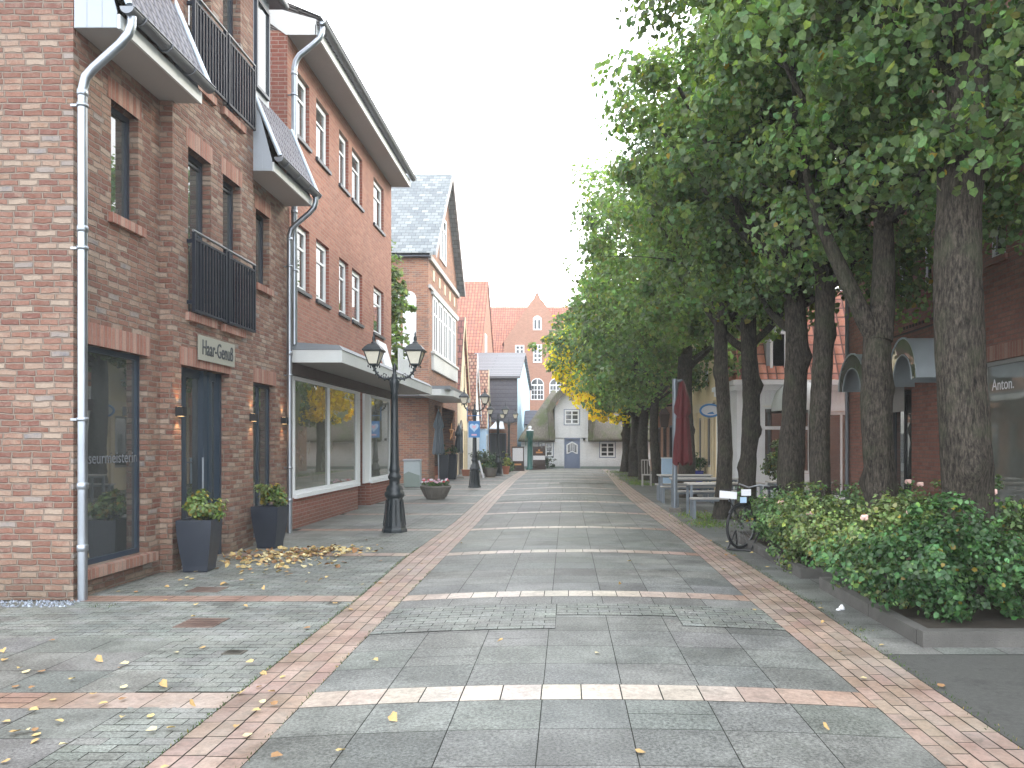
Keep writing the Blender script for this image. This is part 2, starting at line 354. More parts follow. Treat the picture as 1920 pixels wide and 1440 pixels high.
def window(parent, F, u0, u1, z0, z1, n, fm, gm, fw=.055, nx=1, nz=1, bar=.03, bt=.05, name='window', zbars=None, inner=None):
    w = MB(); d0, d1 = n-bt, n
    w.fbox(F, u0, u1, z0, z0+fw, d0, d1); w.fbox(F, u0, u1, z1-fw, z1, d0, d1)
    w.fbox(F, u0, u0+fw, z0+fw, z1-fw, d0, d1); w.fbox(F, u1-fw, u1, z0+fw, z1-fw, d0, d1)
    for i in range(1, nx):
        c = u0+(u1-u0)*i/nx; w.fbox(F, c-bar/2-(.015 if nx == 2 else 0), c+bar/2+(.015 if nx == 2 else 0), z0+fw, z1-fw, d0+.004, d1-.004)
    zz = zbars if zbars is not None else [z0+(z1-z0)*j/nz for j in range(1, nz)]
    for c in zz: w.fbox(F, u0+fw, u1-fw, c-bar/2, c+bar/2, d0+.006, d1-.007)
    o = part(name, w, fm, parent)
    g = MB(); g.fpoly(F, [(u0+.01, z0+.01), (u1-.01, z0+.01), (u1-.01, z1-.01), (u0+.01, z1-.01)], n-bt*.6)
    part('pane', g, gm, o); return o
def archwin(parent, F, uc, w, z0, z1, n, fm, gm, rows=3):
    """white arched window set on the wall"""
    r = w/2; zs = z1-r
    arc = lambda k, rr: [(uc+rr*math.cos(t), zs+rr*math.sin(t)) for t in [math.pi*i/k for i in range(k+1)]]
    fr = MB(); fr.fprism(F, [(uc-r, z0), (uc+r, z0)]+arc(12, r), n-.02, n+.03)
    o = part('window', fr, fm, parent); g = MB(); gw = w/2-.10; pn = n+.036
    for sx in (-1, 1):
        for j in range(rows):
            a = z0+.1+(zs-z0-.12)*j/rows; b = a+(zs-z0-.12)/rows-.07
            for q in (0, 1):
                ua = uc+sx*(.05+q*gw*.5); ub = uc+sx*(.05+(q+1)*gw*.5-.05)
                g.fpoly(F, [(ua, a), (ub, a), (ub, b), (ua, b)], pn)
        rr = r-.09
        pts = [(uc+sx*.05, zs+.05)]+[(uc+sx*max(.05, rr*math.cos(t)), zs+.05+(rr-.05)*math.sin(t)) for t in [math.pi/2*i/6 for i in range(7)]]
        g.fpoly(F, pts, pn)
    part('pane', g, gm, o)
# ------------------------------------------------------------------ foliage
LP = np.array([(0, -.40, 0), (.34, -.42, .07), (.47, .05, .10), (0, .58, -.05), (-.47, .05, .10), (-.34, -.42, .07)])
def leaf_mesh(name, P, Nn, S, Cc, mat, aspect=1., droop=.5):
    n = len(P); Nn = Nn/np.maximum(np.linalg.norm(Nn, axis=1, keepdims=True), 1e-6)
    t = rng.normal(size=(n, 3)); t[:, 2] -= droop*1.6
    t -= Nn*np.sum(t*Nn, 1, keepdims=True); t /= np.maximum(np.linalg.norm(t, axis=1, keepdims=True), 1e-6)
    b = np.cross(t, Nn)
    vs = P[:, None, :]+S[:, None, None]*(LP[None, :, 0, None]*aspect*b[:, None, :]+LP[None, :, 1, None]*t[:, None, :]+LP[None, :, 2, None]*Nn[:, None, :])
    me = bpy.data.meshes.new(name); me.vertices.add(n*6); me.vertices.foreach_set('co', vs.reshape(-1).astype(np.float32))
    base = (np.arange(n)*6)[:, None]; idx = (base+np.array([0, 1, 2, 3, 0, 3, 4, 5])[None]).reshape(-1)
    me.loops.add(n*8); me.loops.foreach_set('vertex_index', idx.astype(np.int32))
    me.polygons.add(n*2); me.polygons.foreach_set('loop_start', (np.arange(n*2)*4).astype(np.int32))
    try: me.polygons.foreach_set('loop_total', np.full(n*2, 4, np.int32))
    except Exception: pass
    me.update(calc_edges=True)
    ca = me.color_attributes.new('tone', 'FLOAT_COLOR', 'POINT')
    cc = np.ones((n, 6, 4), np.float32); cc[:, :, :3] = Cc[:, None, :]
    ca.data.foreach_set('color', cc.reshape(-1)); me.materials.append(mat); return me
def green(n, base, var=.3, yellow=.004):
    k = rng.normal(1, var, (n, 1)).clip(.35, 1.9); c = np.array(base)[None]*k
    c = c*(1+rng.normal(0, .10, (n, 3))); y = rng.random(n) < yellow; z = rng.random(n) < .07; c[z] = c[z]*np.array((1.7, 1.45, 1.05))
    c[y] = np.array((.30, .22, .04))*rng.uniform(.6, 1.3, (y.sum(), 1)); return c.clip(.003, 1)
def crown_pts(n, cen, rad, ncl, clr, zmin, shell=.55, inside=.25):
    """leaf clumps filling an uneven ellipsoid"""
    cen = np.array(cen); rad = np.array(rad)
    d = rng.normal(size=(ncl, 3)); d /= np.linalg.norm(d, axis=1, keepdims=True)
    rr = shell+(1-shell)*rng.random((ncl, 1))**.6; k = rng.random(ncl) < inside; rr[k] *= rng.random((k.sum(), 1))
    lump = 1+.16*np.sin(d[:, :1]*5+cen[1])+.12*np.sin(d[:, 1:2]*6+cen[1]*2)+.1*np.sin(d[:, 2:3]*7+1)
    c = cen+d*rad*rr*lump; c[:, 2] = np.where(c[:, 2] < zmin, zmin+rng.random(ncl)*.9, c[:, 2])
    cr = clr*rng.uniform(.4, 1.45, ncl); ct = rng.normal(1, .22, ncl)
    i = rng.integers(0, ncl, n); u = rng.normal(size=(n, 3)); u /= np.linalg.norm(u, axis=1, keepdims=True)
    r = rng.random((n, 1))**.45
    P = c[i]+u*r*cr[i][:, None]*np.array((1., 1., .72))
    out = (P-cen)/rad
    Nn = u*.5+out*.6+rng.normal(0, .55, (n, 3))+np.array((0, 0, .55))
    return P, Nn, ct[i].clip(.5, 1.5)
def trunk_mb(x, y, r, h, lean=(0, 0), seed=0, limbs=(), burls=4, seg=22, rings=46, flare=.35):
    mb = MB(); mb.smooth = True; rs = random.Random(seed)
    bl = [(rs.uniform(0, 6.28), rs.uniform(.3, h*.8), rs.uniform(.25, .7)) for _ in range(burls)]
    vs = []
    for i in range(rings+1):
        t = i/rings; z = h*t; cx = x+lean[0]*t+.05*math.sin(z*1.3+seed); cy = y+lean[1]*t+.05*math.cos(z*1.1+seed)
        for k in range(seg):
            a = 2*math.pi*k/seg
            rr = r*(1-.22*t)*(1+flare*math.exp(-z/.22))
            rr *= 1+.05*noise.noise(V((math.cos(a)*9, math.sin(a)*9, z*5+seed)))+.2*noise.noise(V((math.cos(a)*1.3, math.sin(a)*1.3, z*.9+seed*7)))+.06*noise.noise(V((math.cos(a)*4, math.sin(a)*4, z*3+seed)))
            for ba, bz, bs in bl:
                da = (a-ba+math.pi) % (2*math.pi)-math.pi; rr += r*bs*.7*math.exp(-(da/.45)**2-((z-bz)/.13)**2)
            vs.append((cx+rr*math.cos(a), cy+rr*math.sin(a), z-.03))
    mb.add(vs, [(i*seg+k, i*seg+(k+1) % seg, (i+1)*seg+(k+1) % seg, (i+1)*seg+k) for i in range(rings) for k in range(seg)])
    top = V((x+lean[0], y+lean[1], h))
    for (z0, dx, dy, dz, rr) in limbs:
        t = z0/h; p0 = V((x+lean[0]*t, y+lean[1]*t, z0)); pts = []; rad = []
        for j in range(9):
            s = j/8; q = p0+V((dx*s**.8, dy*s**.8, dz*s))+V((.12*math.sin(s*5+seed), .12*math.cos(s*4+seed), 0))*s
            pts.append(q); rad.append(rr*(1-.72*s))
        mb.tube(pts, rad, 12)
    return mb
BASE_G = (.140, .222, .098)
def tree(x, y, r, label, nleaf, lsize, seed, crown=None, limbs=None, fork=5.2, lean=(0, 0), burls=4, yellow=None, ncl=150, clr=.62, zmin=4.0, base=BASE_G, group='linden trees in a row along the street', cut=None):
    t = thing('linden_tree', label, 'tree', (x, y, 0), group)
    rs = random.Random(seed)
    if limbs is None:
        limbs = []
        for k in range(7):
            a = k*6.283/7+rs.uniform(-.3, .3); L = rs.uniform(1.6, 2.6)
            limbs.append((rs.uniform(fork*.68, fork), math.cos(a)*L, math.sin(a)*L, rs.uniform(1.3, 3.2), r*rs.uniform(.3, .48)))
        limbs.append((fork*.97, 0, 0, 3.6, r*.62))
    cen, rad = crown or ((x-.1, y, 7.3), (3.2, 2.7, 3.5))
    tm = trunk_mb(x, y, r, fork, lean, seed, limbs, burls)
    if r > .15:
        for k in range(34):
            a = rs.uniform(0, 6.28); el = rs.uniform(.25, 1.3); s0 = V((x+lean[0]+rs.uniform(-.4, .4), y+rs.uniform(-.4, .4), rs.uniform(max(fork, zmin+.6), cen[2]+1.5)))
            dd = V((math.cos(a)*math.cos(el), math.sin(a)*math.cos(el), math.sin(el)*.8)); L = rs.uniform(1.2, 2.4); tw = []
            for j in range(7): q = j/6; tw.append(s0+dd*L*q+V((.12*math.sin(j*1.7+k), .12*math.cos(j*1.3+k), -.35*q*q))*q)
            tm.tube(tw, [.024*(1-.8*j/6) for j in range(7)], 5)
    part('trunk', tm, M['bark'], t)
    P, Nn, ct = crown_pts(nleaf, cen, rad, ncl, clr, zmin)
    if cut is not None: k = ~cut(P); P, Nn, ct = P[k], Nn[k], ct[k]
    Cc = green(len(P), base, .22)*ct[:, None]
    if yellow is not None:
        k = yellow(P); Cc[k] = np.array((.95, .80, .05))*rng.uniform(.6, 1.35, (k.sum(), 1))  # far lindens only: backlit sun glow put into the leaf colour
    S = rng.normal(lsize, lsize*.2, len(P)).clip(lsize*.5, lsize*1.5)
    me = leaf_mesh('crown', P, Nn, S, Cc, M['leaf']); obj('crown', me, t)
    return t
def bush(name, label, cat, x, y, rx, ry, z0, z1, n, ls, base=(.075, .13, .045), group=None, flowers=(), fmat=None, ncl=40, clr=.2, yellow=.04, parent=None, fr=.035, pname='foliage', shoots=0):
    t = parent or thing(name, label, cat, (x, y, 0), group)
    cen = (x, y, (z0+z1)/2); rad = (rx, ry, (z1-z0)/2)
    P, Nn, ct = crown_pts(n, cen, rad, ncl, clr, z0+.02, .45, .4); P[:, 2] = P[:, 2].clip(.02, None)
    Cc = green(len(P), base, .3, yellow)*ct[:, None]
    S = rng.normal(ls, ls*.25, len(P)).clip(ls*.4, ls*1.6)
    if shoots:
        q = []; 
        for k in range(shoots):
            a = rng.random()*6.28; b0 = np.array((x+rx*.75*math.cos(a)*rng.random()**.5, y+ry*.75*math.sin(a)*rng.random()**.5, z1*.7)); d = np.array((math.cos(a)*rng.uniform(.1, .6), math.sin(a)*rng.uniform(.1, .6), rng.uniform(-.1, .55)))
            for j in range(34): u = rng.random(); q.append(b0+d*u*1.0+np.array((0, 0, -.25*u*u))+rng.normal(size=3)*.035)
        q = np.array(q); P = np.concatenate([P, q]); Nn = np.concatenate([Nn, rng.normal(size=q.shape)+np.array((0, 0, .7))]); Cc = np.concatenate([Cc, green(len(q), tuple(v*1.25 for v in base), .3, .01)]); S = np.concatenate([S, rng.normal(ls*.85, ls*.2, len(q)).clip(.02)])
    obj(pname, leaf_mesh(pname, P, Nn, S, Cc, M['bush'], .85, .2), t)
    for (fx, fy, fz) in flowers:
        f = MB(); f.smooth = True
        for k in range(9):
            a = k*2.4; rr = fr*(.25+.75*k/8)
            c = V((fx+rr*.6*math.cos(a), fy+rr*.6*math.sin(a), fz+.01*math.sin(k)))
            f.lathe((c.x, c.y, c.z), [(.001, -fr*.5), (fr*.5, -fr*.1), (fr*.42, fr*.3), (.001, fr*.42)], 7)
        part('flower', f, fmat or M['rosepink'], t)
    return t
# ------------------------------------------------------------------ camera, light, sky
cam = bpy.data.cameras.new('camera'); co = bpy.data.objects.new('camera', cam); COL.objects.link(co); SC.camera = co
co.location = (0, 0, CAM_H); co.rotation_euler = (R(90), 0, 0)
cam.sensor_width = 36; cam.lens = 27; cam.clip_end = 2000; cam.clip_start = .05
cam.shift_x = -(1063-960)/1920; cam.shift_y = (831-720)/1920
W = bpy.data.worlds.new('World'); SC.world = W; W.use_nodes = True
nt = W.node_tree; nt.nodes.clear(); N = NT(nt)
SUN_EL, SUN_AZ = R(24), R(52)           # azimuth measured from the street axis towards the right
sky = N.n('ShaderNodeTexSky'); sky.sky_type = 'NISHITA'; sky.sun_disc = False; sky.sun_elevation = SUN_EL; sky.sun_rotation = SUN_AZ
b1 = N.n('ShaderNodeBackground'); N.link(sky.outputs[0], b1.inputs[0]); b1.inputs[1].default_value = .06
tc = N.n('ShaderNodeTexCoord').outputs['Generated']; sp = N.n('ShaderNodeSeparateXYZ'); N.link(tc, sp.inputs[0])
cloud = N.ramp(sp.outputs[2], [(0., (1.0, .955, .88)), (.12, (1., .985, .95)), (.4, (.96, .98, 1.)), (1., (.90, .94, 1.))])
back = N.n('ShaderNodeMapRange', interpolation_type='SMOOTHSTEP'); N.link(sp.outputs[1], back.inputs[0]); back.inputs[1].default_value = .3; back.inputs[2].default_value = -.8
cloud = N.mix(back.outputs[0], cloud, (1.32, 1.38, 1.45))
cloud = N.mix(.25, cloud, N.ramp(N.noise(2.2, 5, tc), [(.3, (.82,)*3), (.7, (1.1,)*3)]), 'MULTIPLY')
b2 = N.n('ShaderNodeBackground'); N.link(cloud, b2.inputs[0]); b2.inputs[1].default_value = 3.3
ad = N.n('ShaderNodeAddShader'); N.link(b1.outputs[0], ad.inputs[0]); N.link(b2.outputs[0], ad.inputs[1])
wo = N.n('ShaderNodeOutputWorld'); N.link(ad.outputs[0], wo.inputs[0])
sl = bpy.data.lights.new('sun', 'SUN'); sl.energy = 2.6; sl.angle = R(12); sl.color = (1, .9, .74)
so = bpy.data.objects.new('sun', sl); COL.objects.link(so)
sd = V((math.sin(SUN_AZ)*math.cos(SUN_EL), math.cos(SUN_AZ)*math.cos(SUN_EL), math.sin(SUN_EL)))
so.rotation_euler = sd.to_track_quat('Z', 'Y').to_euler()
SC.view_settings.view_transform = 'Standard'; SC.view_settings.look = 'None'; SC.view_settings.exposure = 0
# ------------------------------------------------------------------ ground
def interp(tab, y):
    if y <= tab[0][0]: return tab[0][1]
    for (a, b), (c, d) in zip(tab, tab[1:]):
        if y <= c: return b+(d-b)*(y-a)/(c-a)
    return tab[-1][1]
LO = [(0, -2.12), (4, -2.15), (8, -2.22), (11, -2.33), (16, -2.35), (24, -2.6), (34, -2.75), (50, -2.78)]
LI = [(0, -1.64), (4, -1.66), (8, -1.73), (11, -1.77), (16, -1.85), (24, -2.05), (34, -2.25), (50, -2.3)]
RI = [(0, 1.9), (5, 1.94), (8, 1.92), (13, 1.96), (20, 1.84), (27, 1.86), (44, 2.2), (50, 2.2)]
RO = [(0, 2.46), (5, 2.46), (8, 2.5), (13, 2.42), (20, 2.42), (27, 2.4), (44, 2.57), (50, 2.57)]
def gz(x, y):
    a, b = interp(LI, y), interp(RI, y)
    if a < x < b:
        t = (x-a)/(b-a)*2-1; return .055*(1-t*t)
    return 0.
gr = MB(); gr.poly((-400, -60, -.035), (400, -60, -.035), (400, 700, -.035), (-400, 700, -.035)); struct('ground', gr, M['ground'])
sb = MB()   # joint bed under the street, crowned
ys = [-4+.8*i for i in range(69)]
for a, b in zip(ys, ys[1:]):
    xs = [-9, interp(LI, a)]+[interp(LI, a)+(interp(RI, a)-interp(LI, a))*k/10 for k in range(1, 10)]+[interp(RI, a), 12]
    for c, d in zip(xs, xs[1:]):
        sb.poly((c, a, gz(c, a)-.007), (d, a, gz(d, a)-.007), (d, b, gz(d, b)-.007), (c, b, gz(c, b)-.007))
struct('joint_bed', sb, M['ground'])
rnd = random.Random(3)
def jit(c, v=.1, h=.03):
    k = 1+rnd.uniform(-v, v); return tuple(max(.005, x*k*(1+rnd.uniform(-h, h))) for x in c)
def paver(mb, x0, x1, y0, y1, col, gap=.004, lift=0., th=0.):
    g = gap/2; t = [rnd.uniform(-.0012, .0012) for _ in range(4)]
    if x1-x0 < 2.2*g or y1-y0 < 2.2*g: return
    mb.ct = col
    c = [(x0+g, y0+g), (x1-g, y0+g), (x1-g, y1-g), (x0+g, y1-g)]
    mb.add([(a, b, gz(a, b)+lift+q) for (a, b), q in zip(c, t)], [(0, 1, 2, 3)])
SLAB = (.158, .162, .149); GREEN = (.18, .190, .172); RED = (.285, .178, .135); PALE = (.52, .455, .385)
STR = [4.93+3.23*k for k in range(-2, 14)]; SW = .15
def in_stripe(y): return any(abs(y-s) < SW for s in STR)
def rows_between(y0, y1, step):
    """row edges that leave the cross stripes free"""
    out = []; y = y0; st = [(s-SW, s+SW) for s in STR if y0-1 < s < y1+1]
    segs = []; cur = y0
    for a, b in st:
        if a > cur: segs.append((cur, min(a, y1)))
        cur = max(cur, b)
    if cur < y1: segs.append((cur, y1))
    for a, b in segs:
        n = max(1, round((b-a)/step)); out += [(a+(b-a)*i/n, a+(b-a)*(i+1)/n) for i in range(n)]
    return out
PATCH = [(-1.8, -.1, 6.6, 7.62), (-.1, 1.02, 7.12, 7.62), (1.02, 1.95, 6.75, 7.62), (-1.9, .6, 21.6, 23.0), (-.3, 2, 30, 32)]
st = MB()
for (a, b) in rows_between(1.2, 49, .52):
    yc = (a+b)/2; l, r = interp(LI, yc), interp(RI, yc); big = rnd.random() < .25
    xs = [l]+[x for x in (-1.72+.515*i+.02 for i in range(9)) if l+.12 < x < r-.12]+[r]
    tone = jit(SLAB, .06)
    for c, d in zip(xs, xs[1:]):
        t = jit(tone, .09, .02); t = tuple(x*.80 for x in t) if rnd.random() < .12 else t
        n = 4; 
        st.ct = t; g = .0028
        sy = [a, b] if rnd.random() < .8 else [a, (a+b)/2, b]
        for p, q in zip(sy, sy[1:]):
            for i in range(n):
                u, w = c+(d-c)*i/n, c+(d-c)*(i+1)/n
                if i == 0: u += g
                if i == n-1: w -= g
                st.add([(u, p+g, gz(u, p)), (w, p+g, gz(w, p)), (w, q-g, gz(w, q)), (u, q-g, gz(u, q))], [(0, 1, 2, 3)])
struct('street_slabs', st, M['slab'])
pv = MB()
pb = MB()
for (px0, px1, py0, py1) in PATCH:
    for i in range(12):
        a, b = px0+(px1-px0)*i/12, px0+(px1-px0)*(i+1)/12; a, b = max(a, interp(LI, py0)), min(b, interp(RI, py0)); pb.poly((a, py0, gz(a, py0)+.003), (b, py0, gz(b, py0)+.003), (b, py1, gz(b, py1)+.003), (a, py1, gz(a, py1)+.003))
    y = py0; k = 0
    while y < py1-.01:
        yb = min(y+.10, py1); l, r = interp(LI, y), interp(RI, y); x = px0-(.1 if k % 2 else 0)
        while x < px1:
            if not in_stripe((y+yb)/2): paver(pv, max(x, px0, l), min(x+.2, px1, r), y, yb, jit(GREEN, .16), .007, .006)
            x += .2
        y += .10; k += 1
# small grey pavers of the left pavement
def bound(y):
    return -3.15 if y > 13.6 else -2.74 if y < 4.85 else -2.86 if y < 5.42 else -3.28 if y < 6.36 else -99
def slab_left(x, y):
    if y > 13.6 and x < -3.15: return True
    if y < 4.85: return x < -2.74
    if y < 5.42: return x < -2.86
    return x < -3.28 and y < 6.36
y = 1.2; k = 0
while y < 49:
    yb = y+.10; l = interp(LO, y)
    if in_stripe((y+yb)/2): y += .1; k += 1; continue
    x = l
    first = True
    while x > -8.4:
        w = .1 if (first and k % 2) else .2; first = False; xa = x-w
        if xa < -5.45 and 8.1 < y < 14.4: break
        if xa < -6.8 and y > 14.4: break
        if xa < -8: break
        bx = bound(y+.05); x2 = max(xa, bx)
        if x2 < x-.015: paver(pv, x2, x, y, yb, jit(GREEN, .15), .006)
        else: break
        x = xa
    y += .10; k += 1
struct('small_pavers', pv, M['slab']); struct('paver_joints', pb, M['ground'])
ls = MB()
for (a, b) in rows_between(1.2, 49, .5):
    yc = (a+b)/2; x = -2.74
    xs = [-2.74, -2.86, -3.28]+[-3.28-.52*i for i in range(1, 11)]
    xs = sorted(set([x for x in ([-2.74] if yc < 4.85 else [-2.86] if yc < 5.42 else [-3.15] if yc > 13.6 else [-3.28])]+[v for v in (-3.28-.52*i for i in range(0, 11))]))
    for c, d in zip(xs, xs[1:]):
        if slab_left((c+d)/2, yc) and not (c < -7.2 and yc > 8.1) and d-c > .05: paver(ls, c, d, a, b, jit(tuple(v*.93 for v in SLAB), .14), .005)
# slabs and asphalt to the right of the street
for (a, b) in [(6.0+.5*i, 6.5+.5*i) for i in range(86)]:
    yc = (a+b)/2; l = interp(RO, yc); xs = [l, 2.95+.0]+[3.45+.5*i for i in range(12)]
    for c, d in zip(xs, xs[1:]):
        paver(ls, c, d, a, b, jit(tuple(v*.85 for v in SLAB), .16), .005)
struct('pavement_slabs', ls, M['slab'])
asph = MB(); asph.poly((2.47, -2, -.003), (9, -2, -.003), (9, 6.0, -.003), (2.47, 6.0, -.003)); struct('asphalt_patch', asph, plain('asphalt', (.085, .085, .078), .85, var=.5, scale=26, bump=1., bd=.01, dirt=.5))
bd = MB()
def band(outer, inner, nrows, ln):
    for i in range(nrows):
        y = 1.2-rnd.random()*.25
        while y < 49:
            yb = y+ln*rnd.uniform(.96, 1.04)
            o, n_ = interp(outer, y), interp(inner, y); xa = o+(n_-o)*i/nrows; xb = o+(n_-o)*(i+1)/nrows
            xa, xb = min(xa, xb), max(xa, xb)
            k = .5+.5*math.sin(y*.9+i); col = jit(tuple(p+(q-p)*(.15+.3*min(1, y/30)) for p, q in zip(RED, PALE)), .14, .05)
            paver(bd, xa, xb, y, yb, col, .008)
            y = yb
band(LO, LI, 4, .25); band(RI, RO, 5, .25)
for s in STR:
    l, r = interp(LI, s), interp(RI, s); x = l+rnd.uniform(0, .1)-.1
    while x < r-.03:
        xa, xb = max(x, l), min(x+.255, r)
        t = max(0, min(1, (x-.4)/1.4)); col = tuple(p+(q-p)*t for p, q in zip(PALE, tuple(v*1.15 for v in RED)))
        t2 = max(0, min(1, (-x-1.0)/.8)); col = tuple(p+(q-p)*t2*.5 for p, q in zip(col, RED))
        m = (xa+xb)/2
        for p, q in ((xa+.004, m), (m, xb-.004)):
            bd.ct = col if p > m-.01 else (col := jit(col, .07, .03))
            bd.add([(p, s-SW+.003, gz(p, s)+.001), (q, s-SW+.003, gz(q, s)+.001), (q, s+SW-.003, gz(q, s)+.001), (p, s+SW-.003, gz(p, s)+.001)], [(0, 1, 2, 3)])
        x += .255
    x = interp(LO, s); first = 0
    while x > -5.0 if s > 8 else x > -8.4:
        for j in range(2 if first < 5 else 3):
            h = SW*2/(2 if first < 5 else 3)
            t = min(1, first/5); col = jit(tuple(p*(1-t)*.45+q*(1-(1-t)*.45) for p, q in zip(PALE, RED)), .1)
            if first < 5 and j == 0: paver(bd, x-.25, x, s-SW, s+SW, col, .007)
            elif first >= 5: paver(bd, x-.25, x, s-SW+h*j, s-SW+h*(j+1), col, .006)
        x -= .25; first += 1
struct('clinker_bands', bd, M['clinker'])
# moss and grass in the joints beside the bands, grass around the far trees
def tufts(name, spots, n, ls_, col, kind='stuff', label=None, cat='grass'):
    P = []; 
    for (x, y, rx, ry, k) in spots:
        q = rng.normal(size=(int(n*k), 3))*np.array((rx, ry, 0)); q += np.array((x, y, gz(x, y)+ls_*.3)); P.append(q)
    P = np.concatenate(P); P[:, 2] += rng.random(len(P))*ls_*.5
    Nn = rng.normal(size=P.shape)*np.array((1, 1, .25)); S = rng.normal(ls_, ls_*.3, len(P)).clip(ls_*.3)
    o = obj(name, leaf_mesh(name, P, Nn, S, green(len(P), col, .3, .06), M['bush'], .3, -1.2)); tag(o, label, cat, None, kind); return o
tufts('grass', [(3.0, 17.4, .25, .5, 1), (2.85, 15.6, .2, .4, .8), (3.2, 30.6, .35, .5, 1.2), (2.9, 31.8, .2, .8, .8), (3.1, 34.2, .4, .8, 1), (3.0, 38, .4, 1.5, 1.3), (2.9, 43, .35, 1.6, 1.2)], 700, .045, (.12, .2, .05), label='green grass growing around the feet of the lindens')
js = [(interp(LO, y), y, .012, .12, .05) for y in np.arange(3.2, 12, .25)]+[(interp(LI, y)+.0, y, .008, .1, .02) for y in np.arange(3.2, 10, .3)]+[(interp(RO, y)+.02, y, .025, .1, .05) for y in np.arange(4, 13, .3)]+[(2.62, 6.75, .06, .05, .12), (2.5, 8.0, .05, .08, .1), (-4.7, 7.75, .1, .05, .1)]
tufts('joint_moss', js, 500, .016, (.06, .10, .03), label='moss and weeds in the joints along the clinker bands', cat='moss')
gv = MB()
for i in range(900):
    x = rnd.uniform(-8.2, -5.05); y = 8.02-rnd.random()**1.3*.3-.0; s = rnd.uniform(.008, .02); z = s*.5
    gv.ct = jit((.25, .28, .33), .4); a = rnd.random()*3
    gv.add([(x+s*math.cos(a), y+s*math.sin(a), 0), (x+s*math.cos(a+2.1), y+s*math.sin(a+2.1), 0), (x+s*math.cos(a+4.2), y+s*math.sin(a+4.2), 0), (x, y, s*1.1)], [(0, 1, 3), (1, 2, 3), (2, 0, 3)])
tag(struct('gravel', gv, M['slab']), 'blue-grey gravel strip at the foot of the brick wall', 'gravel', None, 'stuff')
gc = MB()
for (x, y, w, d, c) in ((-3.35, 7.05, .36, .36, (.16, .10, .08)), (-4.05, 8.65, .36, .28, (.14, .09, .07)), (-2.62, 6.05, .16, .12, (.06, .05, .035)), (-2.4, 7.9, .13, .13, (.08, .08, .07))):
    g1 = MB(); g1.ct = c; g1.box(x-w/2, x+w/2, y-d/2, y+d/2, -.01, .006)
    g1.ct = tuple(v*.4 for v in c)
    for k in range(1, 5): g1.box(x-w/2+.02, x+w/2-.02, y-d/2+d*k/5-.006, y-d/2+d*k/5+.006, .004, .0085)
    o = obj('manhole_cover', g1.mesh('manhole_cover', M['clinker']))
    tag(o, {(-3.35): 'rusty square cover in the pavers nearest the brick corner', -4.05: 'rusty cover in the pavement beside the shop window sill', -2.62: 'small mossy drain lid near the left clinker band', -2.4: 'small round-edged valve lid close to the second red stripe'}[x], 'manhole cover')
# ------------------------------------------------------------------ building 1: hairdresser
B1 = thing('brick_shop_house', 'mottled red brick house with black french balconies and a hairdresser sign, nearest on the left', 'house', (-5.2, 8.09, 0))
fA, fB = FX(-5.2), FX(-5.04); y0, yA, yB, yC = 8.09, 9.81, 12.34, 14.38
wm = MB(); SH = (8.26, 9.52, .30, 2.73); WA = (8.76, 9.32, 4.27, 5.58)
wm.wall(fA, y0, yA, 0, 7.3, [SH, WA], .16)
DO = (10.04, 11.47, 0, 2.68); FA = (10.22, 10.87, 3.39, 5.6); FB = (11.25, 11.86, 3.39, 5.6)
UA = (10.22, 10.87, 6.56, 8.75); UB = (11.25, 11.86, 6.56, 8.75)
wm.wall(fB, yA, yB, 0, 10.2, [DO, FA, FB, UA, UB], .26)
wm.fpoly(fB, [(yA, 10.2), (yB, 10.2), ((yA+yB)/2, 11.9)])
SC_ = (12.72, 13.68, .05, 2.67); WC = (12.84, 13.42, 4.33, 5.58)
wm.wall(fA, yB, yC, 0, 7.3, [SC_, WC], .16)
for y in (yA, yB): wm.poly((-5.2, y, 0), (-5.04, y, 0), (-5.04, y, 7.3), (-5.2, y, 7.3)); wm.poly((-9, y, 7.3), (-5.04, y, 7.3), (-5.04, y, 10.2), (-9, y, 10.2))
for y in (y0, yC): wm.poly((-5.2, y, 0), (-13.5, y, 0), (-13.5, y, 7.3), (-9.6, y, 11.2), (-5.2, y, 7.3))
wm.poly((-13.5, y0, 0), (-13.5, yC, 0), (-13.5, yC, 7.3), (-13.5, y0, 7.3))
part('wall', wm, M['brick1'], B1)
def lintel(F, u0, u1, z, h=.24, e=.06):
    b = MB(); b.fbox(F, u0-e, u1+e, z, z+h, -.05, .004); part('lintel', b, M['soldier1'], B1)
def sill(F, u0, u1, z, d=.07, h=.10, e=.07):
    b = MB(); b.fbox(F, u0-e, u1+e, z-h, z-.001, -.12, d); part('sill', b, M['soldier1'], B1)
for F, h in ((fA, SH), (fA, WA), (fB, DO), (fB, FA), (fB, FB), (fB, UA), (fB, UB), (fA, SC_), (fA, WC)):
    lintel(F, h[0], h[1], h[3])
    if h not in (DO, SC_): sill(F, h[0], h[1], h[2], .10 if h == SH else .06, .11)
FD, FBm, GL = M['frame_dark'], M['frame_blue'], M['glass']
window(B1, fA, *SH, -.10, FBm, GL, .06, name='window')
window(B1, fA, *WA, -.11, FD, GL, .06)
for F, h in ((fB, FA), (fB, FB), (fB, UA), (fB, UB)): window(B1, F, *h, -.12, FD, GL, .06, nx=1, zbars=[h[3]-.12])
window(B1, fA, *WC, -.11, FD, GL, .06); window(B1, fA, *SC_, -.10, FBm, GL, .06, nx=2)
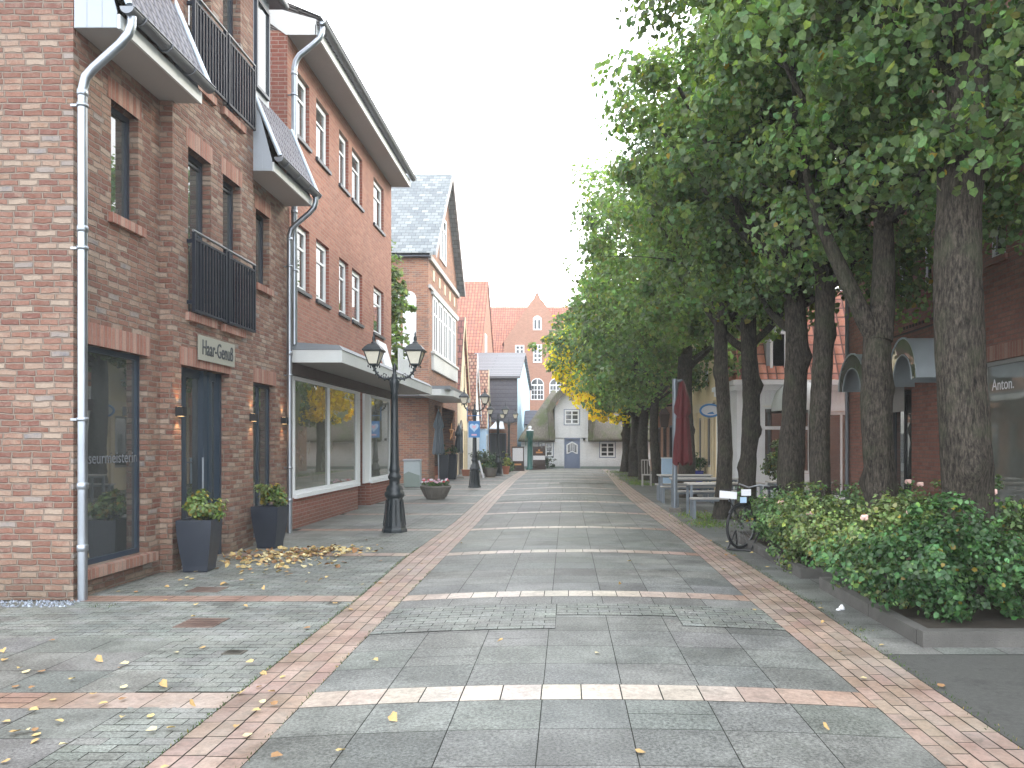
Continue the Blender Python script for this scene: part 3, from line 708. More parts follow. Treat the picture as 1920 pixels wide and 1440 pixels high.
# entrance: side panel, open-bar door leaf
dr = MB(); F = fB
for a, b in ((10.04, 10.10), (10.40, 10.50), (10.90, 11.02), (11.08, 11.16), (11.40, 11.47)): dr.fbox(F, a, b, 0, 2.68, -.24, -.17 if a < 10.9 else -.12)
dr.fbox(F, 10.10, 11.40, 2.56, 2.68, -.235, -.175); dr.fbox(F, 10.10, 11.40, 0, .14, -.235, -.175); dr.fbox(F, 11.02, 11.08, .1, 2.6, -.22, -.10)
d = part('door', dr, FBm, B1)
g = MB(); g.fpoly(F, [(10.05, .02), (11.46, .02), (11.46, 2.66), (10.05, 2.66)], -.2); part('pane', g, GL, d)
g = MB(); g.tube([F.p(10.80, .75, -.08), F.p(10.80, 1.45, -.08)], .014, 8); g.tube([F.p(10.80, .82, -.08), F.p(10.91, .82, -.13)], .01, 8); g.tube([F.p(10.80, 1.38, -.08), F.p(10.91, 1.38, -.13)], .01, 8)
part('handle', g, M['zinc'], d)
def railing(F, u0, u1, z0, z1):
    r = MB(); n = .09
    r.fbox(F, u0, u0+.035, z0, z1, n-.02, n+.02); r.fbox(F, u1-.035, u1, z0, z1, n-.02, n+.02)
    r.fbox(F, u0+.035, u1-.035, z0, z0+.035, n-.015, n+.015); r.fbox(F, u0+.035, u1-.035, z1-.10, z1-.07, n-.015, n+.015)
    k = int((u1-u0)/.088)
    for i in range(1, k):
        c = u0+(u1-u0)*i/k; r.fbox(F, c-.011, c+.011, z0+.035, z1-.1, n-.014, n+.014)
    for z in (z0+.1, z1-.15): r.fbox(F, u0-.0+.002, u0+.03, z, z+.05, 0, n-.02); r.fbox(F, u1-.03, u1-.002, z, z+.05, 0, n-.02)
    o = part('railing', r, M['rail'], B1)
    r = MB(); r.tube([F.p(u0-.01, z1+.01, n), F.p(u1+.01, z1+.01, n)], .019, 8); part('handrail', r, M['railtop'], o)
railing(fB, 10.18, 11.15, 3.40, 4.46); railing(fB, 11.22, 12.18, 3.40, 4.46); railing(fB, 10.18, 11.15, 6.6, 7.62); railing(fB, 11.22, 12.18, 6.6, 7.62)
# eaves over the two recessed bays
for (a, b) in ((y0-.0, yA+.09), (yB, 14.2)):
    e = MB(); e.box(-5.45, -4.735, a+.012, b-.012, 6.03, 6.05); part('soffit', e, M['soffit'], B1)
    e = MB(); e.box(-4.735, -4.705, a, b, 6.02, 6.17); part('fascia', e, M['fascia'], B1)
    for y in (a, b-.012):
        e = MB(); e.poly((-5.19, y, 6.03), (-4.74, y, 6.03), (-4.74, y, 6.2), (-5.03, y, 7.32), (-5.19, y, 7.32)); e.poly((-5.19, y+.01, 6.03), (-4.74, y+.01, 6.03), (-4.74, y+.01, 6.2), (-5.03, y+.01, 7.32), (-5.19, y+.01, 7.32))
        for x in (-5.06, -4.9): e.box(x-.004, x+.004, y-.004, y, 6.04, 6.34)
        part('verge_cladding', e, M['greyclad'], B1)
    e = MB(); e.poly((-4.62, a+.02, 6.27), (-4.62, b-.02, 6.27), (-5.10, b-.02, 7.42), (-5.10, a+.02, 7.42)); e.poly((-5.10, a+.02, 7.42), (-5.10, b-.02, 7.42), (-9.6, b-.02, 11.3), (-9.6, a+.02, 11.3))
    part('roof', e, M['tile_y'], B1)
    for y in (a, b): e = MB(); e.tube([(-4.61, y, 6.27), (-5.10, y, 7.44)], .035, 8); part('roof_edge', e, M['zincroof'], B1)
    e = MB(); gx, gz_ = -4.62, 6.24; pr = [(gx+.075*math.cos(t), gz_+.075*math.sin(t)) for t in [math.pi+math.pi*i/10 for i in range(11)]]
    for p, q in zip(pr, pr[1:]): e.poly((p[0], a-.03, p[1]), (q[0], a-.03, q[1]), (q[0], b+.03, q[1]), (p[0], b+.03, p[1]))
    for yy in (a-.03, b+.03): e.add([(x, yy, z) for x, z in pr], [list(range(11))])
    e.tube([(gx+.075, a-.03, gz_), (gx+.075, b+.03, gz_)], .012, 6)
    yy = a+.2
    while yy < b: e.tube([(gx+.085*math.cos(t), yy, gz_+.085*math.sin(t)) for t in [math.pi*.98+math.pi*1.02*i/8 for i in range(9)]], .010, 5); yy += .55
    part('gutter', e, M['zincdull'], B1)
# small roof between side of the steep part and the dormer, dormer on the far bay
e = MB(); e.fbox(fB, 12.36, 13.05, 7.3, 9.1, -1.5, -.02); dm = part('dormer', e, M['greyclad'], B1)
window(B1, fB, 12.42, 12.97, 7.42, 8.9, .03, FD, GL, .05)
e = MB(); e.box(-6.6, -4.86, 12.3, 13.2, 9.1, 9.22); e.tube([(-4.84, 12.28, 9.16), (-4.84, 13.22, 9.16)], .06, 8); part('dormer_roof', e, M['zincdull'], B1)
e = MB(); e.poly((-4.98, yA-.1, 10.1), (-4.98, (yA+yB)/2, 12.05), (-10, (yA+yB)/2, 12.05), (-10, yA-.1, 10.1)); e.poly((-4.98, yB+.1, 10.1), (-4.98, (yA+yB)/2, 12.05), (-10, (yA+yB)/2, 12.05), (-10, yB+.1, 10.1)); part('gable_roof', e, M['tile_red_x'], B1)
# downpipes
def downpipe(pts, r, parent, brackets=(), zcol=()):
    e = MB(); e.tube(pts, r, 14)
    x, y = pts[-1][0], pts[-1][1]
    for z in brackets: e.lathe((x, y, z), [(r+.002, -.02), (r+.009, -.02), (r+.009, .02), (r+.002, .02)], 14); e.box(x-.12, x, y-.012, y+.012, z-.012, z+.012)
    for z in zcol: e.lathe((x, y, z), [(r+.001, -.035), (r+.007, -.03), (r+.007, .03), (r+.001, .035)], 14)
    part('downpipe', e, M['zinc'], parent)
downpipe([(-4.62, 8.16, 6.24), (-4.62, 8.15, 6.08), (-4.64, 8.13, 5.98), (-4.72, 8.11, 5.86), (-4.98, 8.085, 5.60), (-5.06, 8.075, 5.50), (-5.09, 8.07, 5.36), (-5.09, 8.07, 4.9), (-5.09, 8.07, 0)], .047, B1, (5.2, 3.7, 1.9), (5.33, 3.9, 1.2, .55))
downpipe([(-4.62, 14.12, 6.24), (-4.62, 14.12, 6.08), (-4.65, 14.12, 5.98), (-4.74, 14.12, 5.88), (-5.00, 14.12, 5.66), (-5.07, 14.12, 5.58), (-5.1, 14.12, 5.45), (-5.1, 14.12, 0)], .048, B1, (4.9, 2.9, 1.2), (5.4, 3.3, .6))
# sign and window lettering
e = MB(); e.fbox(fB, 10.44, 11.56, 2.79, 3.13, .02, .04); sg = part('sign_plate', e, M['plate'], B1)
letters('Haar-Genuß', .30, M['text'], sg, fB.p(10.52, 2.87, .041), (0, 1, 0), (1, 0, 0), .96, .006)
letters('Friseurmeisterin', .19, M['textgrey'], B1, fA.p(8.30, 1.42, -.095), (0, 1, 0), (1, 0, 0), 1.14, .0008)
# up-and-down wall lamps
for (F, y) in ((fA, 8.215), (fB, 9.93), (fB, 12.24), (fA, 14.0)):
    z = 2.06; x = F.O.x
    e = MB(); e.box(x+.002, x+.10, y-.05, y+.05, z-.06, z+.06); o = part('wall_lamp', e, M['black'], B1)
    if y > 9:
        e = MB(); e.box(x+.02, x+.08, y-.03, y+.03, z+.0605, z+.0615); e.box(x+.02, x+.08, y-.03, y+.03, z-.0615, z-.0605); part('lamp_face', e, M['warm'], o)
        for s in (1, -1):
            l = bpy.data.lights.new('wall_lamp_light', 'SPOT'); l.energy = 9; l.color = (1, .55, .25); l.spot_size = R(75); l.spot_blend = .8; l.shadow_soft_size = .02
            lo = bpy.data.objects.new('wall_lamp_light', l); COL.objects.link(lo); lo.location = (x+.05, y, z+s*.075); lo.rotation_euler = (0 if s < 0 else math.pi, 0, 0)
# ------------------------------------------------------------------ building 2: shop with the long canopy
B2 = thing('brick_shop_building', 'plain red brick building with white windows and a long flat canopy over its shop front', 'building', (-5.25, 14.4, 0))
F2 = FX(-5.25); ya, yb = 14.42, 22.95
ops = [(14.88, 15.65), (16.08, 16.95), (17.7, 18.45), (18.76, 19.7), (20.85, 22.0)]
hs = [(a, b, z, w) for a, b in ops for z, w in ((4.65, 5.95), (7.62, 8.9))]
S1, S2 = (14.80, 19.3, .66, 2.95), (20.55, 22.85, .66, 2.95)
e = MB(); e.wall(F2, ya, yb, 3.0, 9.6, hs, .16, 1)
e.poly((-5.25, ya, 0), (-11, ya, 0), (-11, ya, 9.4), (-5.25, ya, 9.4)); e.poly((-5.25, yb, 0), (-12, yb, 0), (-12, yb, 9.4), (-5.25, yb, 9.4))
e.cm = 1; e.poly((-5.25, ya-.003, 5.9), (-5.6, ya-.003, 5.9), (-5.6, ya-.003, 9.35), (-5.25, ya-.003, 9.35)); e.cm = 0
e.poly((-12, ya, 0), (-12, yb, 0), (-12, yb, 9.4), (-12, ya, 9.4))
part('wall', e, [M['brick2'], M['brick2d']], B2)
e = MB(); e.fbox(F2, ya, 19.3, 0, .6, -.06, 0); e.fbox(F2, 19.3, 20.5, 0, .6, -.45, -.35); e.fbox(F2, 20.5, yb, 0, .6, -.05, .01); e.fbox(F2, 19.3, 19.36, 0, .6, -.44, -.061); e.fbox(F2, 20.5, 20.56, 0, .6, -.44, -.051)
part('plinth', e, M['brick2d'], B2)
for a, b, z, w in hs:
    window(B2, F2, a+.01, b-.01, z+.02, w-.01, -.07, M['white'], GL, .10, nx=1, zbars=[w-.42], bar=.05)
    s = MB(); s.fbox(F2, a-.04, b+.04, z-.05, z+.02, -.13, .05); part('sill', s, M['frame_dark'], B2)
window(B2, F2, *S1, -.01, M['white'], M['glass2'], .07, nx=1, bt=.06)
e = MB()
for u in (17.0,): e.fbox(F2, u-.02, u+.02, .73, 2.88, -.06, .0)
e.fbox(F2, 14.62, 14.80, 0, 2.95, -.08, -.02); e.fbox(F2, 14.78, 19.34, .58, .658, -.05, .05); e.fbox(F2, 20.5, 22.9, .58, .658, -.05, .06)
e.fbox(F2, 19.3, 19.62, .6, 2.95, -.09, -.03); e.fbox(F2, 20.05, 20.55, .6, 2.95, -.09, -.03)
part('shop_front_frame', e, M['white'], B2)
window(B2, F2, *S2, .0, M['white'], M['glass2'], .07, nx=1, bt=.06)
window(B2, F2, 19.64, 20.03, .62, 2.93, -.3, M['greymetalframe'], M['glass2'], .05)
e = MB(); e.fbox(F2, ya+.02, yb, 2.955, 3.17, -.04, .10); part('fascia_board', e, M['brown'], B2)
e = MB(); e.box(-5.24, -4.24, 14.42, 23.97, 3.175, 3.19); cs = part('canopy_soffit', e, M['soffit2'], B2)
e = MB(); e.box(-4.24, -4.215, 14.40, 24.0, 3.165, 3.40); e.box(-5.24, -4.24, 14.40, 14.417, 3.165, 3.40); e.box(-5.24, -4.24, 23.975, 24.0, 3.165, 3.40)
part('canopy', e, M['fascia'], B2)
e = MB(); e.hexa([(-5.24, 14.39, 3.402), (-4.2, 14.39, 3.402), (-4.2, 24.01, 3.402), (-5.24, 24.01, 3.402), (-5.24, 14.45, 3.56), (-4.3, 14.48, 3.50), (-4.3, 23.95, 3.50), (-5.24, 23.95, 3.56)]); part('canopy_flashing', e, M['flash'], B2)
e = MB(); e.box(-5.3, -4.72, ya, yb+.02, 9.33, 9.35); part('soffit', e, M['soffit'], B2)
e = MB(); e.box(-4.72, -4.69, ya-.02, yb+.05, 9.31, 9.50); e.poly((-5.27, ya-.02, 9.31), (-4.7, ya-.02, 9.31), (-4.7, ya-.02, 9.6), (-5.6, ya-.02, 9.85), (-5.6, ya-.02, 9.55)); e.poly((-5.27, yb+.05, 9.31), (-4.7, yb+.05, 9.31), (-4.7, yb+.05, 9.6), (-5.6, yb+.05, 9.75)); part('fascia', e, M['fascia'], B2)
e = MB(); e.poly((-4.6, ya-.05, 9.64), (-4.6, yb+.08, 9.64), (-8.4, yb+.08, 11.2), (-8.4, ya-.05, 11.2)); part('roof', e, M['tile_y'], B2)
e = MB(); gx, gz_ = -4.6, 9.58; e.smooth = True
pr = [(gx+.085*math.cos(t), gz_+.085*math.sin(t)) for t in [math.pi+math.pi*i/10 for i in range(11)]]
for p, q in zip(pr, pr[1:]): e.poly((p[0], ya-.05, p[1]), (q[0], ya-.05, q[1]), (q[0], yb+.08, q[1]), (p[0], yb+.08, p[1]))
e.tube([(gx+.085, ya-.05, gz_), (gx+.085, yb+.08, gz_)], .014, 6); part('gutter', e, M['zincdull'], B2)
downpipe([(-4.62, 14.5, 9.58), (-4.62, 14.48, 9.40), (-4.66, 14.47, 9.28), (-4.8, 14.46, 9.14), (-5.03, 14.45, 8.95), (-5.10, 14.45, 8.84), (-5.13, 14.45, 8.7), (-5.13, 14.45, 3.5)], .055, B2, (8.2, 6.6, 4.9), (8.6, 6.0))
# two white panels of an old sign standing on the canopy
e = MB(); e.hexa([(-4.55, 19.1, 3.52), (-4.5, 19.1, 3.52), (-4.5, 19.95, 3.52), (-4.55, 19.95, 3.52), (-4.75, 19.1, 4.22), (-4.7, 19.1, 4.22), (-4.7, 19.95, 4.22), (-4.75, 19.95, 4.22)])
tag(obj('white_board', e.mesh('white_board', M['white'])), 'blank white panel leaning on the shop canopy behind the street lamp', 'sign')
B2s = thing('roof_letter_sign', 'white stepped sign standing at the far end of the long canopy', 'sign', (-4.55, 21.3, 3.5))
e = MB()
for i, (a, b, h) in enumerate(((20.9, 21.35, .74), (21.37, 21.8, .5), (21.82, 22.2, .56), (22.22, 22.9, .42), )): e.box(-4.6, -4.55-.003*i, a, b, 3.5, 3.5+h)
part('panel', e, M['white'], B2s)
# ------------------------------------------------------------------ generic gabled house whose gable faces the street
def gable_house(name, label, cat, X, y0, y1, eave, ridge, depth, wall, roof, ridge_y=None, holes=(), over=.25, oh=.3, vmat=None, side=-1, group=None):
    t = thing(name, label, cat, (X, y0, 0), group); F = FX(X) if side < 0 else FXr(X); ry = ridge_y or (y0+y1)/2; xb = X+side*depth
    e = MB(); e.wall(F, y0, y1, 0, eave, holes, .1); e.fpoly(F, [(y0, eave), (y1, eave), (ry, ridge)])
    for y in (y0, y1): e.poly((X, y, 0), (xb, y, 0), (xb, y, eave), (X, y, eave))
    e.poly((xb, y0, 0), (xb, y1, 0), (xb, y1, eave), (xb, ry, ridge), (xb, y0, eave)); part('wall', e, wall, t)
    e = MB(); xo = X-side*over; th = .12
    for y, s in ((y0, -1), (y1, 1)):
        sl = (ridge-eave)/abs(ry-y); ye, ze = y+s*oh, eave-sl*oh
        e.hexa([(xo, ye, ze), (xb, ye, ze), (xb, ry, ridge), (xo, ry, ridge), (xo, ye, ze+th), (xb, ye, ze+th), (xb, ry, ridge+th), (xo, ry, ridge+th)])
    part('roof', e, roof, t)
    if vmat:
        e = MB()
        for y, s in ((y0, -1), (y1, 1)):
            sl = (ridge-eave)/abs(ry-y); ye, ze = y+s*oh, eave-sl*oh; a, b = xo, xo-side*.04
            e.hexa([(a, ye, ze-.1), (b, ye, ze-.1), (b, ry, ridge-.1), (a, ry, ridge-.1), (a, ye, ze+th+.03), (b, ye, ze+th+.03), (b, ry, ridge+th+.03), (a, ry, ridge+th+.03)])
        part('verge_board', e, vmat, t)
    return t, F
# building 3
X3 = -5.7
B3, F3 = gable_house('old_brick_house', 'tall old brick house with slate roof and five white tall windows facing the street', 'house', X3, 31.6, 40.0, 9.6, 14.1, 9, M['brick3'], M['slate_x'], 35.9,
    [(33.1, 34.6, 0, 3.3), (35.0, 39.2, 0, 3.3)], .35, .25, M['soffit'])
e = MB(); e.fbox(F3, 31.55, 40.05, 9.2, 9.42, 0, .12); e.fbox(F3, 31.6, 40.0, 8.05, 8.2, 0, .09); part('cornice', e, M['soffit'], B3)
e = MB()
for k in range(5): u = 32.6+1.5*k; e = MB(); e.fbox(F3, u, u+.34, 8.55, 9.0, 0, .03); part('blind_panel', e, M['cream'], B3)
for k in range(5): 
    u = 32.5+1.36*k; window(B3, F3, u, u+1.14, 5.5, 7.9, .05, M['white'], M['glassfar'], .13, nx=2, zbars=[7.15], bar=.08)
e = MB(); e.fbox(F3, 32.3, 39.4, 4.75, 5.42, 0, .10); e.fbox(F3, 32.2, 39.5, 5.42, 5.52, 0, .16); e.fbox(F3, 32.2, 39.5, 7.92, 8.02, 0, .12); part('window_band', e, M['fascia'], B3)
window(B3, F3, 34.3, 36.0, 9.9, 12.0, .06, M['white'], M['glassfar'], .16, nx=2, zbars=[11.4], bar=.1)
Fs = FY(31.6)
for (u0, u1) in ((-7.6, -6.85), (-6.75, -6.2)):
    e = MB(); r = (u1-u0)/2; uc = (u0+u1)/2
    e.fprism(Fs, [(u0, 4.95), (u1, 4.95), (u1, 7.6)]+[(uc+r*math.cos(t), 7.6+.3*math.sin(t)) for t in [math.pi*i/8 for i in range(1, 8)]]+[(u0, 7.6)], -.02, .02)
    part('blind_window', e, M['white'], B3)
e = MB(); e.box(-9.0, -5.6, 31.35, 31.58, 9.28, 9.42); part('gutter', e, M['frame_dark'], B3)
e = MB(); e.box(-6.9, -5.72, 33.0, 39.3, 0.02, .03); e.poly((-6.6, 32.9, 0), (-6.6, 39.4, 0), (-6.6, 39.4, 3.4), (-6.6, 32.9, 3.4)); part('porch_back', e, M['door_wood'], B3)
e = MB(); Fp = FX(-6.58)
for u in (33.3, 35.4, 36.9, 38.2): window(B3, Fp, u, u+.95, .5, 2.7, .02, M['brown'], GL, .09, nx=1, zbars=[1.1])
e = MB(); e.hexa([(-5.69, 29.6, 3.50), (-4.85, 29.6, 3.50), (-4.47, 30.3, 3.50), (-5.69, 30.3, 3.50), (-5.69, 29.6, 3.74), (-4.85, 29.6, 3.74), (-4.47, 30.3, 3.74), (-5.69, 30.3, 3.74)]); e.box(-5.69, -4.47, 30.301, 35.3, 3.50, 3.74); part('canopy', e, M['fascia'], B3)
e = MB(); e.box(-5.69, -4.52, 29.75, 35.2, 3.742, 3.88); e.box(-7.2, -5.705, 29.9, 31.58, 3.5, 3.8); part('canopy_flashing', e, M['flash'], B3)
# star hanging in the porch
e = MB()
for k in range(5):
    a = k*2*math.pi/5+.3; b = (k+2)*2*math.pi/5+.3; c = V((-5.35, 35.6, 2.15)); e.tube([c+V((.0, .42*math.cos(a)*1.6, .42*math.sin(a))), c+V((0, .42*math.cos(b)*1.6, .42*math.sin(b)))], .022, 6)
tag(obj('star_ornament', e.mesh('star_ornament', M['orange'])), 'thin straw-coloured star hanging by the brick entrance', 'ornament')
# buildings 5, 6, 7: small gabled houses, building 8 the blue one
B5, F5 = gable_house('cream_gable_house', 'narrow cream gabled house with dark red roof and an arched door', 'house', -5.7, 40.05, 44.0, 4.3, 8.4, 8, M['cream'], M['tile_dark_x'], 41.95, [], .12, .12, M['cream'])
archwin(B5, F5, 41.3, 1.25, .0, 2.9, .0, M['brown'], GL, 2)
for u in (42.5, 43.3): window(B5, F5, u, u+.5, .1, 2.4, .03, M['cream'], M['glassfar'], .08, nz=3)
for u in (41.0, 42.4): window(B5, F5, u, u+.5, 4.6, 6.0, .03, M['cream'], M['glassfar'], .08, nz=2)
B6, F6 = gable_house('white_gable_house', 'narrow white gabled house with mottled orange pantiles', 'house', -5.35, 44.2, 46.9, 3.3, 6.75, 6, M['white'], M['tile_mix_x'], 44.95, [], .1, .1, M['white'])
for u in (44.6, 45.6): window(B6, F6, u, u+.6, .4, 2.3, .03, M['white'], M['glassfar'], .08, nx=2, nz=2)
B7, F7 = gable_house('pantile_cottage', 'low pale cottage with orange pantiles between the white gable and the slate-clad house', 'house', -5.0, 47.1, 49.2, 2.9, 6.1, 5, M['lightblue'], M['tile_mix_x'], 48.0, [], .1, .1, M['cream'])
window(B7, F7, 47.6, 48.6, .5, 2.2, .03, M['white'], M['glassfar'], .08, nx=2, nz=2)
B8 = thing('blue_gable_house', 'pale blue gabled house with ribbed grey roof and slate-clad side', 'house', (-3.2, 49.5, 0))
yr, ye1 = 56.2, 66.0; ea, rg = 5.9, 8.15; e = MB(); F8 = FX(-3.2)
e.fpoly(F8, [(49.5, 0), (ye1, 0), (ye1, 6.2), (yr, rg-.05), (49.5, ea)]); e.poly((-6.7, ye1, 0), (-3.2, ye1, 0), (-3.2, ye1, 6.2), (-6.7, ye1, 6.2)); part('wall', e, M['blue_render'], B8)
e = MB(); f8 = FY(49.5); e.wall(f8, -6.65, -3.2, 0, 3.0, [(-5.0, -3.9, 0, 2.3)], .2); e.poly((-6.66, 49.5, 0), (-6.66, ye1, 0), (-6.66, ye1, 5.9), (-6.66, yr, rg-.1), (-6.66, 49.5, 5.9)); part('ground_floor_wall', e, M['brick3'], B8)
window(B8, f8, -4.99, -3.91, .02, 2.28, -.12, M['frame_dark'], M['glassfar'], .08, nx=3)
e = MB(); e.box(-6.6, -3.19, 49.38, 49.52, 3.0, 5.85); part('slate_cladding', e, M['slate_wall'], B8)
e = MB(); e.hexa([(-6.72, 49.2, ea-.1), (-3.0, 49.2, ea-.1), (-3.0, yr, rg), (-6.72, yr, rg), (-6.72, 49.2, ea+.05), (-3.0, 49.2, ea+.05), (-3.0, yr, rg+.12), (-6.72, yr, rg+.12)])
e.hexa([(-6.72, ye1, 6.2), (-3.0, ye1, 6.2), (-3.0, yr+.004, rg), (-6.72, yr+.004, rg), (-6.72, ye1, 6.32), (-3.0, ye1, 6.32), (-3.0, yr+.004, rg+.12), (-6.72, yr+.004, rg+.12)]); part('roof', e, M['slat_roof'], B8)
e = MB(); e.poly((-3.19, 52.2, 6.0), (-3.19, 53.8, 6.0), (-3.19, 53.8, 3.6), (-3.19, 52.2, 3.6)); part('shutter', e, M['lightblue'], B8)
e = MB(); e.box(-4.9, -4.0, 48.6, 49.37, 2.55, 2.6); e.hexa([(-4.9, 48.6, 2.6), (-4.0, 48.6, 2.6), (-4.0, 49.37, 2.6), (-4.9, 49.37, 2.6), (-4.6, 48.9, 2.95), (-4.1, 48.9, 2.95), (-4.1, 49.37, 3.05), (-4.6, 49.37, 3.05)]); part('awning', e, M['white'], B8)
BA = thing('dark_roofed_annex', 'low annex with dark flat-pitched roof between the blue gable and the thatched cottage', 'annex', (-3.1, 57, 0))
e = MB(); e.box(-3.18, -.9, 57.5, 62, 0, 3.0); part('wall', e, M['white'], BA)
e = MB(); e.hexa([(-3.19, 57.2, 3.05), (-.8, 57.2, 3.05), (-.8, 62, 3.05), (-3.19, 62, 3.05), (-3.15, 58, 4.1), (-.8, 58, 4.1), (-.8, 62, 4.3), (-3.15, 62, 4.3)]); part('roof', e, M['slate_wall'], BA)
# building 4: big red-tiled hall behind the small houses
B4, F4 = gable_house('red_tiled_hall', 'high brick hall with steep red tiled roof behind the small gabled houses', 'building', -6.9, 61.3, 72.5, 8.9, 15.6, 12, M['brick4'], M['tile_red_x'], 66.7, [], .1, .1, None)
window(B4, F4, 64.5, 66.0, 8.5, 10.9, .04, M['white'], M['glassfar'], .2, nx=2)
# building 9: brick gable at the end of the street
YB = 80.0; f9 = FY(YB); P = lambda px, py: ((px-1063)*YB/FPX, CAM_H+(831-py)*YB/FPX)
B9 = thing('end_brick_building', 'large orange brick building with a steep gable and arched white windows closing the street', 'building', (-3, YB, 0))
gp = [P(945, 860), P(1072, 860), P(1072, 645), P(1069, 640), P(1018, 565), P(1013, 560), P(1007, 545), P(1001, 560), P(996, 565), P(945, 640)]
e = MB(); e.fprism(f9, gp, 0, -1.2); part('wall', e, M['brick4'], B9)
e = MB(); e.box(-12, 14, YB+1.1, YB+14, 0, 10.6); part('side_wall', e, M['brick4'], B9)
e = MB(); a = (-12, YB+.9, 10.4); 
e.poly((-12, YB+.9, 10.4), (14, YB+.9, 10.4), (14, YB+6, 16.9), (-12, YB+6, 16.9)); e.poly((-12, YB+14, 10.4), (14, YB+14, 10.4), (14, YB+6, 16.9), (-12, YB+6, 16.9))
ax, az = P(1007, 552); l_, r_ = P(941, 646), P(1073, 646)
for q in (l_, r_): e.poly((ax, YB+.05, az), (q[0], YB+.05, q[1]), (q[0], YB+3, q[1]), (ax, YB+7, az))
part('roof', e, M['tile_red_x'], B9)
def pwin(px0, px1, py0, py1, arch, nx=2, nz=2):
    (u0, z1), (u1, z0) = P(px0, py0), P(px1, py1)
    if arch: archwin(B9, f9, (u0+u1)/2, u1-u0, z0, z1, .0, M['white'], M['glassfar'], 3)
    else: window(B9, f9, u0, u1, z0, z1, .05, M['white'], M['glassfar'], .13, nx=2, nz=nz, bar=.12)
pwin(999.5, 1015.5, 596, 619, False, 2, 1); pwin(966, 983, 647, 680, False, 2, 4); pwin(999.5, 1016, 646, 680, False, 2, 4); pwin(1033, 1050, 646, 680, False, 2, 4)
pwin(995, 1020, 709, 750, True); pwin(1030, 1056, 709, 750, True)
(u0, z1), (u1, z0) = P(999.5, 590), P(1015.5, 600)
e = MB(); r = (u1-u0)/2; uc = (u0+u1)/2; e.fprism(f9, [(uc+r*math.cos(t), z0+r*math.sin(t)) for t in [math.pi*i/10 for i in range(11)]], 0, .045); part('window_arch', e, M['white'], B9)
e = MB(); e.tube([(ax, YB, az), (ax, YB, az+2.2)], .05, 6); part('lightning_rod', e, M['greyclad'], B9)
# ------------------------------------------------------------------ thatched cottage
TC = thing('thatched_cottage', 'white thatched cottage with blue-grey door in its middle gable closing the street', 'cottage', (0, 49.5, 0))
YT = 49.5; fT = FY(YT); PT = lambda px, py: ((px-1063)*YT/FPX, CAM_H+(831-py)*YT/FPX)
e = MB()
gx0, gx1 = PT(1040, 0)[0], PT(1103, 0)[0]
dh = (PT(1058, 0)[0], PT(1087.5, 0)[0], 0, PT(0, 821)[1])
wu = (PT(1058.5, 0)[0], PT(1086, 0)[0], PT(0, 796)[1], PT(0, 768.5)[1]); wr = (PT(1125, 0)[0], PT(1153, 0)[0], PT(0, 857)[1], PT(0, 829)[1]); wl = (PT(1011, 0)[0], PT(1037, 0)[0], PT(0, 856)[1], PT(0, 829)[1])
e.wall(fT, -2.95, 6.6, 0, 1.95, [dh, wr, wl], .12); e.wall(fT, gx0, gx1, 1.95, 3.9, [wu], .12)
e.fpoly(fT, [(gx0, 3.9), (gx1, 3.9), (1.05, 4.75), (.35, 5.2), (.05, 5.1), (-.45, 4.5)])
e.poly((-2.95, YT, 0), (-2.95, YT+7, 0), (-2.95, YT+7, 2), (-2.95, YT, 2)); e.poly((6.6, YT, 0), (6.6, YT+7, 0), (6.6, YT+7, 2), (6.6, YT, 2)); part('wall', e, M['white_brick'], TC)
e = MB(); e.fbox(fT, -2.96, dh[0]-.02, 0, .16, 0, .03); e.fbox(fT, dh[1]+.02, 6.6, 0, .16, 0, .03); part('plinth', e, M['boxgreen'], TC)
for w in (wu, wr, wl):
    f_ = MB(); a, b, c, d = w
    f_.fbox(fT, a-.05, b+.05, c-.05, c, 0, .015); f_.fbox(fT, a-.05, b+.05, d, d+.05, 0, .015); f_.fbox(fT, a-.05, a, c, d, 0, .014); f_.fbox(fT, b, b+.05, c, d, 0, .014)
    part('window_surround', f_, M['doorblue'], TC)
    window(TC, fT, a, b, c, d, .02, M['white'], M['glassfar'], .10, nx=2, nz=3, bar=.06)
e = MB(); a, b = dh[0], dh[1]
e.fbox(fT, a, a+.07, 0, dh[3], -.08, .02); e.fbox(fT, b-.07, b, 0, dh[3], -.08, .02); e.fbox(fT, a+.07, b-.07, dh[3]-.09, dh[3], -.08, .02); e.fbox(fT, a+.07, b-.07, 0, dh[3]-.09, -.09, -.04)
e.fbox(fT, a+.12, b-.12, .12, .78, -.04, -.025); dd = part('door', e, M['doorblue'], TC)
e = MB(); uc = (a+b)/2; top = dh[3]
out = [(uc-.36, .95), (uc-.2, 1.0), (uc, 1.12), (uc+.2, 1.0), (uc+.36, .95), (uc+.37, 1.55), (uc+.2, 1.66), (uc, 1.76), (uc-.2, 1.66), (uc-.37, 1.55)]
inn = [(uc+(u-uc)*.78, 1.36+(z-1.36)*.78) for u, z in out]
for i in range(10):
    j = (i+1) % 10; e.add([fT.p(*out[i], -.02), fT.p(*out[j], -.02), fT.p(*inn[j], -.02), fT.p(*inn[i], -.02)], [(0, 1, 2, 3)])
for k in (-.12, 0, .12): e.fbox(fT, uc+k-.012, uc+k+.012, 1.1, 1.66, -.038, -.022)
part('door_trim', e, M['white'], dd); e = MB(); e.fpoly(fT, inn, -.037); part('pane', e, M['glassfar'], dd)
e = MB(); u, z = PT(1072, 747); e.fbox(fT, u-.18, u+.18, z-.14, z+.14, 0, .02); part('vent', e, M['boxgreen'], TC)
e = MB(); u, z = PT(1095, 824); e.fbox(fT, u-.07, u+.07, z-.07, z+.07, 0, .1); part('lantern', e, M['black'], TC)
